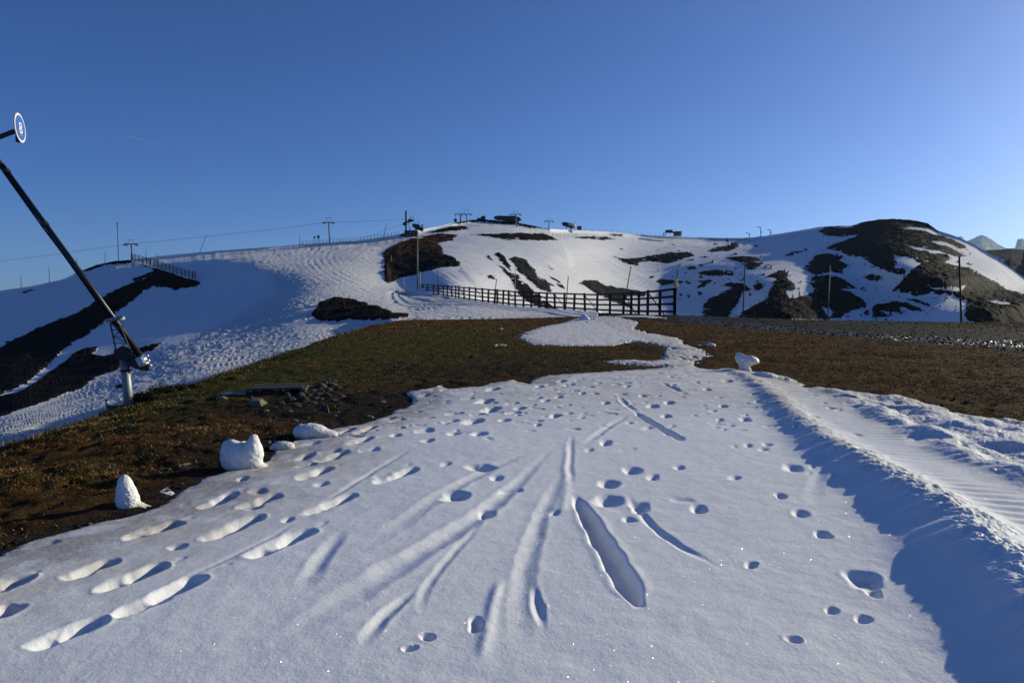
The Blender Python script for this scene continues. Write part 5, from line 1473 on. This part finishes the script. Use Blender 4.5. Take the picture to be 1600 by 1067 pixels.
# ------------------------------------------------------------------ conifers
def leaf_mat(name, a, b):
    s = NT(name); p = s.pos()
    n1 = s.noise(p, 1.3, 4, .7)
    s.set(Base_Color=s.mix(s.ramp(n1, [(0.35, 0), (0.65, 1)]), a, b), Roughness=0.8)
    s.b.inputs['Specular IOR Level'].default_value = 0.15
    return s.m
M_NEEDLE = leaf_mat('conifer_needles', (0.010, 0.016, 0.008), (0.028, 0.036, 0.016))
M_BARK = wood_mat('bark', (0.03, 0.022, 0.016), (0.06, 0.045, 0.03))
def conifer_meshes(seed, h=1.0):
    r2 = np.random.RandomState(seed)
    co, fa = [], []
    for k in range(420):
        f = r2.rand() ** .8; z = h * (.08 + .92 * f); rad = .26 * h * (1 - f) ** .85 + .012
        a = r2.uniform(0, 6.283); rr = rad * r2.uniform(.35, 1.0) * (.8 + .3 * math.sin(z * 38 + a))
        c = np.array([rr * math.cos(a), rr * math.sin(a), z - .25 * rr])
        t = np.array([math.cos(a), math.sin(a), -.45]) * .085 * h; w = np.array([-math.sin(a), math.cos(a), r2.uniform(-.4, .4)]) * .035 * h
        i = len(co); co += [c - t * .4 - w * .6, c - t * .4 + w * .6, c + t * .7 + w * .2, c + t * .7 - w * .2]; fa.append((i, i + 1, i + 2, i + 3))
    return np.array(co), np.array(fa)
PROTO = []
for k in range(4):
    co, fa = conifer_meshes(300 + k)
    o = mesh_np('crown', co, fa, M_NEEDLE); me_c = o.data; bpy.data.objects.remove(o)
    m = MB(); m.tube(V(0, 0, -.15), V(0, 0, .9), .035, .006, 7); o = m.build('trunk', M_BARK); me_t = o.data; bpy.data.objects.remove(o)
    PROTO.append((me_c, me_t))
def conifer(px, py, hpx, label, group=None):
    b = hill_point(px, py); hh = .8 * hpx * b.y / F
    t = thing('conifer', b - V(0, 0, .2), label, 'tree', group); t.scale = (hh * 1.05, hh * 1.05, hh); t.rotation_euler = (0, 0, rnd.uniform(0, 6.28))
    pc, pt = rnd.choice(PROTO)
    for n_, me in (('crown', pc), ('trunk', pt)):
        o = bpy.data.objects.new(n_, me); COL.objects.link(o); o.parent = t
    return t
for px, py, hp in [(1200,478,12),(1207,471,14),(1213,468,15),(1220,476,17),(1226,470,16),(1231,480,16),(1238,472,13),(1241,484,15),(1210,486,14),(1222,490,14),(1233,492,13),(1202,492,11),(1192,490,10),(1246,492,12),(1254,488,10),(1217,460,12),(1228,466,12),(1185,495,9),(1262,494,9),(1240,496,10),(1212,496,10),(1226,497,9),(1206,462,9),(1197,470,9),(1250,480,10)]:
    conifer(px, py, hp, 'dark conifer in the small wood on the outcrop below the right hill', 'conifers of the small wood')
for px, py, hp in [(1212,432,8),(1216,430,10),(1222,431,9),(1226,430,10),(1229,434,9),(1219,436,8),(1208,432,6),(1230,440,7),(1214,440,7)]:
    conifer(px, py, hp, 'bushy dark conifer in the clump on top of the wooded outcrop', 'conifers of the upper clump')
for px, py, hp, lab in [(1249,466,12,'lone small conifer on snow right of the wooded outcrop'),(1461,404,8,'tiny conifer on the snow streak of the right hill'),(1181,403,5,'tiny conifer on the bare patch in the middle distance'),(1028,424,7,'small dark dwarf conifer alone on the middle snow flat'),(1187,475,5,'tiny conifer on shaded snow left of the wooded outcrop')]:
    conifer(px, py, hp, lab)

# ------------------------------------------------------------------ distant ground, far ridge, mountains, contrail
def mountain_mat():
    s = NT('far_mountain_rock'); p = s.pos((1, 1, 1)); n1 = s.noise(p, 0.004, 6, .65); n2 = s.noise(p, .02, 5, .7)
    g = s.n('ShaderNodeNewGeometry'); sp = s.n('ShaderNodeSeparateXYZ'); s.l(g.outputs['Normal'], sp.inputs[0])
    sn = s.math('ADD', s.math('MULTIPLY', sp.outputs[2], .9), s.math('MULTIPLY', s.math('SUBTRACT', n1, .5), 1.6))
    c = s.mix(n2, (0.018, 0.018, 0.020), (0.048, 0.047, 0.050))
    c = s.mix(s.ramp(sn, [(0.80, 0), (0.90, 1)]), c, (0.82, 0.83, 0.85))
    s.set(Base_Color=c, Roughness=0.9); return s.m
def profile_range(name, prof, d, depth, mat, slope, nrow=40, rough=1.0, attrs=None, base_drop=None):
    px = np.arange(prof[0][0], prof[-1][0], 1.0)
    top = np.interp(px, [p[0] for p in prof], [p[1] for p in prof])
    top = top + rough * .8 * fbm(px / 5., px * 0 + 2.2, 4, 401)
    X0, Y0, Z0 = unproj(px, top, d); X0 = X0 + 0 * px; Y0 = Y0 + 0 * px
    t = np.concatenate([-np.linspace(1, 0, 8)[:-1] , np.linspace(0, 1, nrow)])[:, None]
    Yg = Y0[None] - t * depth
    fall = np.where(t > 0, slope * t * depth, -0.6 * t * depth)
    Xg = X0[None] * (Yg / Y0[None])
    Zg = Z0[None] - fall + rough * depth * .05 * fbm(Xg / depth * 6, Yg / depth * 6, 5, 402, .6) * np.minimum(np.abs(t) * 5, 1)
    return grid_mesh(name, Xg, Yg, Zg, attrs=attrs(Xg, Yg, t + 0 * Xg) if attrs else None, mat=mat, smooth=(d < 2000))
profile_range('mountains', [(1440,392),(1470,384),(1492,374),(1498,369.5),(1504,370),(1509,377),(1516,375),(1526,370),(1534,367.2),(1542,370),(1552,376),(1560,382),(1572,388),(1586,388),(1590,374),(1597,372.5),(1606,376),(1630,386),(1660,378),(1720,396)], 11000, 3200, mountain_mat(), .62, 60)
fr = lambda X, Y, t: {'rock': np.clip(.5 + 1.6 * fbm(X / 60, Y / 60, 4, 411) + .35, 0, 1), 'stone': .2 + 0 * X, 'warm': 0 * X, 'rough': .3 + 0 * X, 'ragged': .9 + 0 * X, 'groove': 0 * X}
profile_range('far_ridge', [(1490,410),(1520,396),(1541,391),(1560,390),(1580,388.5),(1600,390),(1640,384),(1700,392),(1800,410)], 900, 420, M_HILL, .40, 60, .45, fr)
def build_valley():
    r_ = np.geomspace(60, 9800, 50)[:, None]; a_ = np.linspace(-math.pi, math.pi, 97)[None]
    X, Y = r_ * np.sin(a_), 200 + r_ * np.cos(a_)
    Z = -150 - .008 * r_ + 60 * fbm(X / 900, Y / 900, 4, 421) * sstep(300, 2000, r_) + 0 * X
    rk = np.clip(.6 + fbm(X / 300, Y / 300, 4, 422), 0, 1)
    grid_mesh('valley_floor', X, Y, Z, attrs={'rock': rk, 'stone': .3 + 0 * X, 'warm': 0 * X, 'rough': 0 * X, 'ragged': .5 + 0 * X, 'groove': 0 * X}, mat=M_HILL)
build_valley()

def build_contrail():
    s = NT('contrail_ice'); p = s.objco()
    n = s.noise(p, .0012, 4, .6)
    tr = s.n('ShaderNodeBsdfTransparent'); df = s.n('ShaderNodeBsdfDiffuse'); df.inputs[0].default_value = (.9, .9, .9, 1)
    ms = s.n('ShaderNodeMixShader'); f_ = s.math('MULTIPLY', s.attr('dense'), s.ramp(n, [(.3, .5), (.7, 1)]))
    s.l(f_, ms.inputs[0]); s.l(tr.outputs[0], ms.inputs[1]); s.l(df.outputs[0], ms.inputs[2]); s.l(ms.outputs[0], s.out.inputs[0])
    a, b = UP(200, 212.5, 26000), UP(258, 235, 24000)
    n_ = 40; rings = []; co = []; dn = []; k_ = 8
    ax = (b - a).normalized(); q = ax.to_track_quat('Z', 'Y')
    for i in range(n_):
        f = i / (n_ - 1); c = a.lerp(b, f) + V(0, 0, 40 * math.sin(f * 3)); r = 14 + 45 * f + 6 * math.sin(i * 1.7)
        for j in range(k_): co.append(c + q @ V(r * math.cos(6.283 * j / k_), r * math.sin(6.283 * j / k_), 0)); dn.append(.75 * (1 - f) ** 1.2 * min(1, f * 30 + .1))
    fa = [(i * k_ + j, i * k_ + (j + 1) % k_, (i + 1) * k_ + (j + 1) % k_, (i + 1) * k_ + j) for i in range(n_ - 1) for j in range(k_)]
    tag(mesh_np('contrail', [tuple(c) for c in co], fa, s.m, True, {'dense': dn}), 'short faint white aircraft trail high in the blue sky at left', 'contrail')
build_contrail()

# ------------------------------------------------------------------ turf, tufts, pebbles, bushes
def turf_mat():
    s = NT('dry_turf_blades')
    v = s.attr('tone'); g = s.attr('green')
    c = s.ramp(v, [(0.0, (0.030, 0.015, 0.007)), (0.35, (0.120, 0.048, 0.014)), (0.6, (0.160, 0.085, 0.024)), (0.85, (0.23, 0.140, 0.046)), (1.0, (0.34, 0.24, 0.115))])
    cg = s.ramp(v, [(0.0, (0.026, 0.028, 0.007)), (0.6, (0.085, 0.082, 0.020)), (1.0, (0.19, 0.17, 0.06))])
    s.set(Base_Color=s.mix(g, c, cg), Roughness=0.9); s.b.inputs['Specular IOR Level'].default_value = 0.02
    return s.m
M_TURF = turf_mat()
def scatter(n, ymin, ymax, umin, umax, power=1.0):
    y = ymin * (ymax / ymin) ** (nr.rand(n) ** power); u = nr.uniform(umin, umax, n)
    return u * y, y
def build_turf():
    N = 620000
    x, y = scatter(N, 3.6, 84, -1.05, 1.25, 1.0)
    sd = sdist(x, y, SNOW_XY); tr = track_sd(x, y)
    e = np.interp(y, YX, XE) - x; bk = y - np.interp(x, BX, BY)
    ok = (sd < -.03) & (tr < -.05) & (e < 2.0) & (bk < 1.5)
    clump = .75 * fbm(x * .9, y * .9, 4, 501) + .75 * fbm(x * .28, y * .64, 4, 502)
    soil = soil_mask(x, y, sd)
    ok &= nr.rand(N) < np.clip(.62 + 1.2 * clump - .75 * soil, .05, 1)
    x, y, e, clump = x[ok], y[ok], e[ok], clump[ok]
    z = ground_z(x, y) + np.abs(fbm(x * 1.5, y * 1.5, 3, 121)) * .10 + .024 * fbm(x * 6, y * 6, 2, 122) + .07 * np.abs(fbm(x * .5, y * 1.1, 3, 124))
    n = len(x)
    edge = sstep(-1.2, .6, e) * sstep(7, 9, y)
    h = (.009 + .015 * nr.rand(n)) * (1 + y / 20.) * (1 + 1.0 * np.clip(clump, 0, 1)) * (1 + 3.0 * edge * nr.rand(n) ** 2)
    w = (.0009 + .0012 * nr.rand(n)) * (1 + y / 3.4)
    a = nr.uniform(0, 6.283, n); tilt = nr.uniform(.4, 2.2, n) * (1 - .5 * edge)
    base = np.stack([x, y, z - .006], 1)
    sd_ = np.stack([np.cos(a), np.sin(a), 0 * a], 1) * w[:, None]
    b = a + nr.uniform(0, 6.28, n)
    lean = np.stack([np.cos(b) * tilt * h, np.sin(b) * tilt * h, h], 1)
    co = np.stack([base - sd_, base + sd_, base + lean * .6 + sd_ * .6, base + lean], 1).reshape(-1, 3)
    i = np.arange(n)[:, None] * 4
    fa = i + np.array([0, 1, 2, 3])[None]
    g = green_mask(x, y) * (nr.rand(n) < .8)
    tone = np.clip(.49 + .95 * clump + .28 * nr.randn(n) + .35 * edge, 0, 1)
    o = mesh_np('dry_grass', co, fa, M_TURF, False, {'tone': np.repeat(tone, 4), 'green': np.repeat(g, 4)})
    o['kind'] = 'stuff'
build_turf()

def build_pebbles():
    bm = bmesh.new(); bmesh.ops.create_icosphere(bm, subdivisions=1, radius=.5); me = bpy.data.meshes.new('tmp'); bm.to_mesh(me); bm.free()
    bc = np.array([v.co[:] for v in me.vertices]); bf = np.array([p.vertices[:] for p in me.polygons]); bpy.data.meshes.remove(me)
    x, y = scatter(60000, 4, 70, -.8, .98)
    sd = sdist(x, y, SNOW_XY); tr = track_sd(x, y); e = np.interp(y, YX, XE) - x
    soil = soil_mask(x, y, sd)
    dens = np.clip(soil * .5 + .02 + .85 * (tr > 0) , 0, 1)
    ok = (sd < -.02) & (e < .6) & (nr.rand(len(x)) < dens)
    x, y, tr = x[ok], y[ok], tr[ok]
    n = len(x)
    s = (.008 + .035 * nr.rand(n) ** 3) * (1 + y / 14.)
    z = ground_z(x, y) + np.where(tr > 0, .02, np.abs(fbm(x * 1.5, y * 1.5, 3, 121)) * .10)
    k = len(bc)
    jit = 1 + .35 * (nr.rand(n, k, 1) - .5)
    a = nr.uniform(0, 6.28, n); ca, sa = np.cos(a)[:, None], np.sin(a)[:, None]
    bx = bc[None] * jit * np.stack([np.ones(n), .6 + .4 * nr.rand(n), .45 + .4 * nr.rand(n)], 1)[:, None]
    co = np.stack([bx[..., 0] * ca - bx[..., 1] * sa, bx[..., 0] * sa + bx[..., 1] * ca, bx[..., 2]], -1) * s[:, None, None] + np.stack([x, y, z + s * .15], 1)[:, None]
    fa = (bf[None] + (np.arange(n) * k)[:, None, None]).reshape(-1, 3)
    sm = NT('pebble_stone')
    sm.set(Base_Color=sm.ramp(sm.attr('tone'), [(0, (.008, .008, .008)), (.80, (.020, .019, .018)), (1, (.14, .125, .10))]), Roughness=.8); sm.b.inputs['Specular IOR Level'].default_value = .08
    o = mesh_np('pebbles', co.reshape(-1, 3), fa, sm.m, False, {'tone': np.repeat(nr.rand(n) ** 1.5, k)})
    o['kind'] = 'stuff'
build_pebbles()

def build_bush(px, py, w, h, label, seed, cm):
    b = ground_point(px, py); r2 = np.random.RandomState(seed)
    t = thing('low_bush', b, label, 'bush')
    n = 2600
    a = r2.uniform(0, 6.283, n); u = r2.rand(n); ph = np.arccos(r2.uniform(0.0, 1, n))
    rr = (.55 + .45 * u ** .5) * (1 + .25 * np.sin(a * 3 + seed) + .18 * np.sin(a * 7))
    c = np.stack([w * rr * np.sin(ph) * np.cos(a), w * .7 * rr * np.sin(ph) * np.sin(a), h * rr * np.cos(ph)], 1)
    v = r2.normal(size=(n, 3)); v /= np.linalg.norm(v, axis=1)[:, None]; v2 = np.cross(v, r2.normal(size=(n, 3))); v2 /= np.linalg.norm(v2, axis=1)[:, None]
    s = .016
    co = np.stack([c - v * s - v2 * s * .4, c - v * s + v2 * s * .4, c + v * s * 1.6 + v2 * s * .3, c + v * s * 1.6 - v2 * s * .3], 1).reshape(-1, 3)
    o = mesh_np('foliage', co, np.arange(n)[:, None] * 4 + np.arange(4)[None], cm); o.parent = t
    m = MB()
    for k in range(9):
        an = k * .7; m.tube(b + V(0, 0, -.05), b + V(w * .7 * math.cos(an), w * .5 * math.sin(an), h * (.4 + .3 * (k % 3) / 2)), .010, .004, 5)
    m.build('stem', M_BARK, t)
M_BUSH = leaf_mat('bush_leaves', (0.018, 0.019, 0.007), (0.050, 0.046, 0.018))
build_bush(232, 627, .30, .17, 'low dark bush just right of the snow lance post', 601, M_BUSH)
build_bush(262, 616, .36, .17, 'wider dark bush on the grass edge above the low bush', 602, M_BUSH)
build_bush(292, 610, .24, .10, 'small olive tussock on the grass edge right of the two bushes', 603, M_BUSH)

# ------------------------------------------------------------------ the air
def build_haze():
    m = MB(); m.box(V(0, 6500, 510), (28000, 17000, 1660))
    mt = bpy.data.materials.new('air'); mt.use_nodes = True; t = mt.node_tree; t.nodes.clear()
    o_ = t.nodes.new('ShaderNodeOutputMaterial'); v = t.nodes.new('ShaderNodeVolumePrincipled')
    v.inputs['Color'].default_value = (.45, .68, 1, 1); v.inputs['Density'].default_value = 3.0e-5; v.inputs['Anisotropy'].default_value = .3
    t.links.new(v.outputs[0], o_.inputs['Volume'])
    o = m.build('haze', mt); o['kind'] = 'stuff'
build_haze()
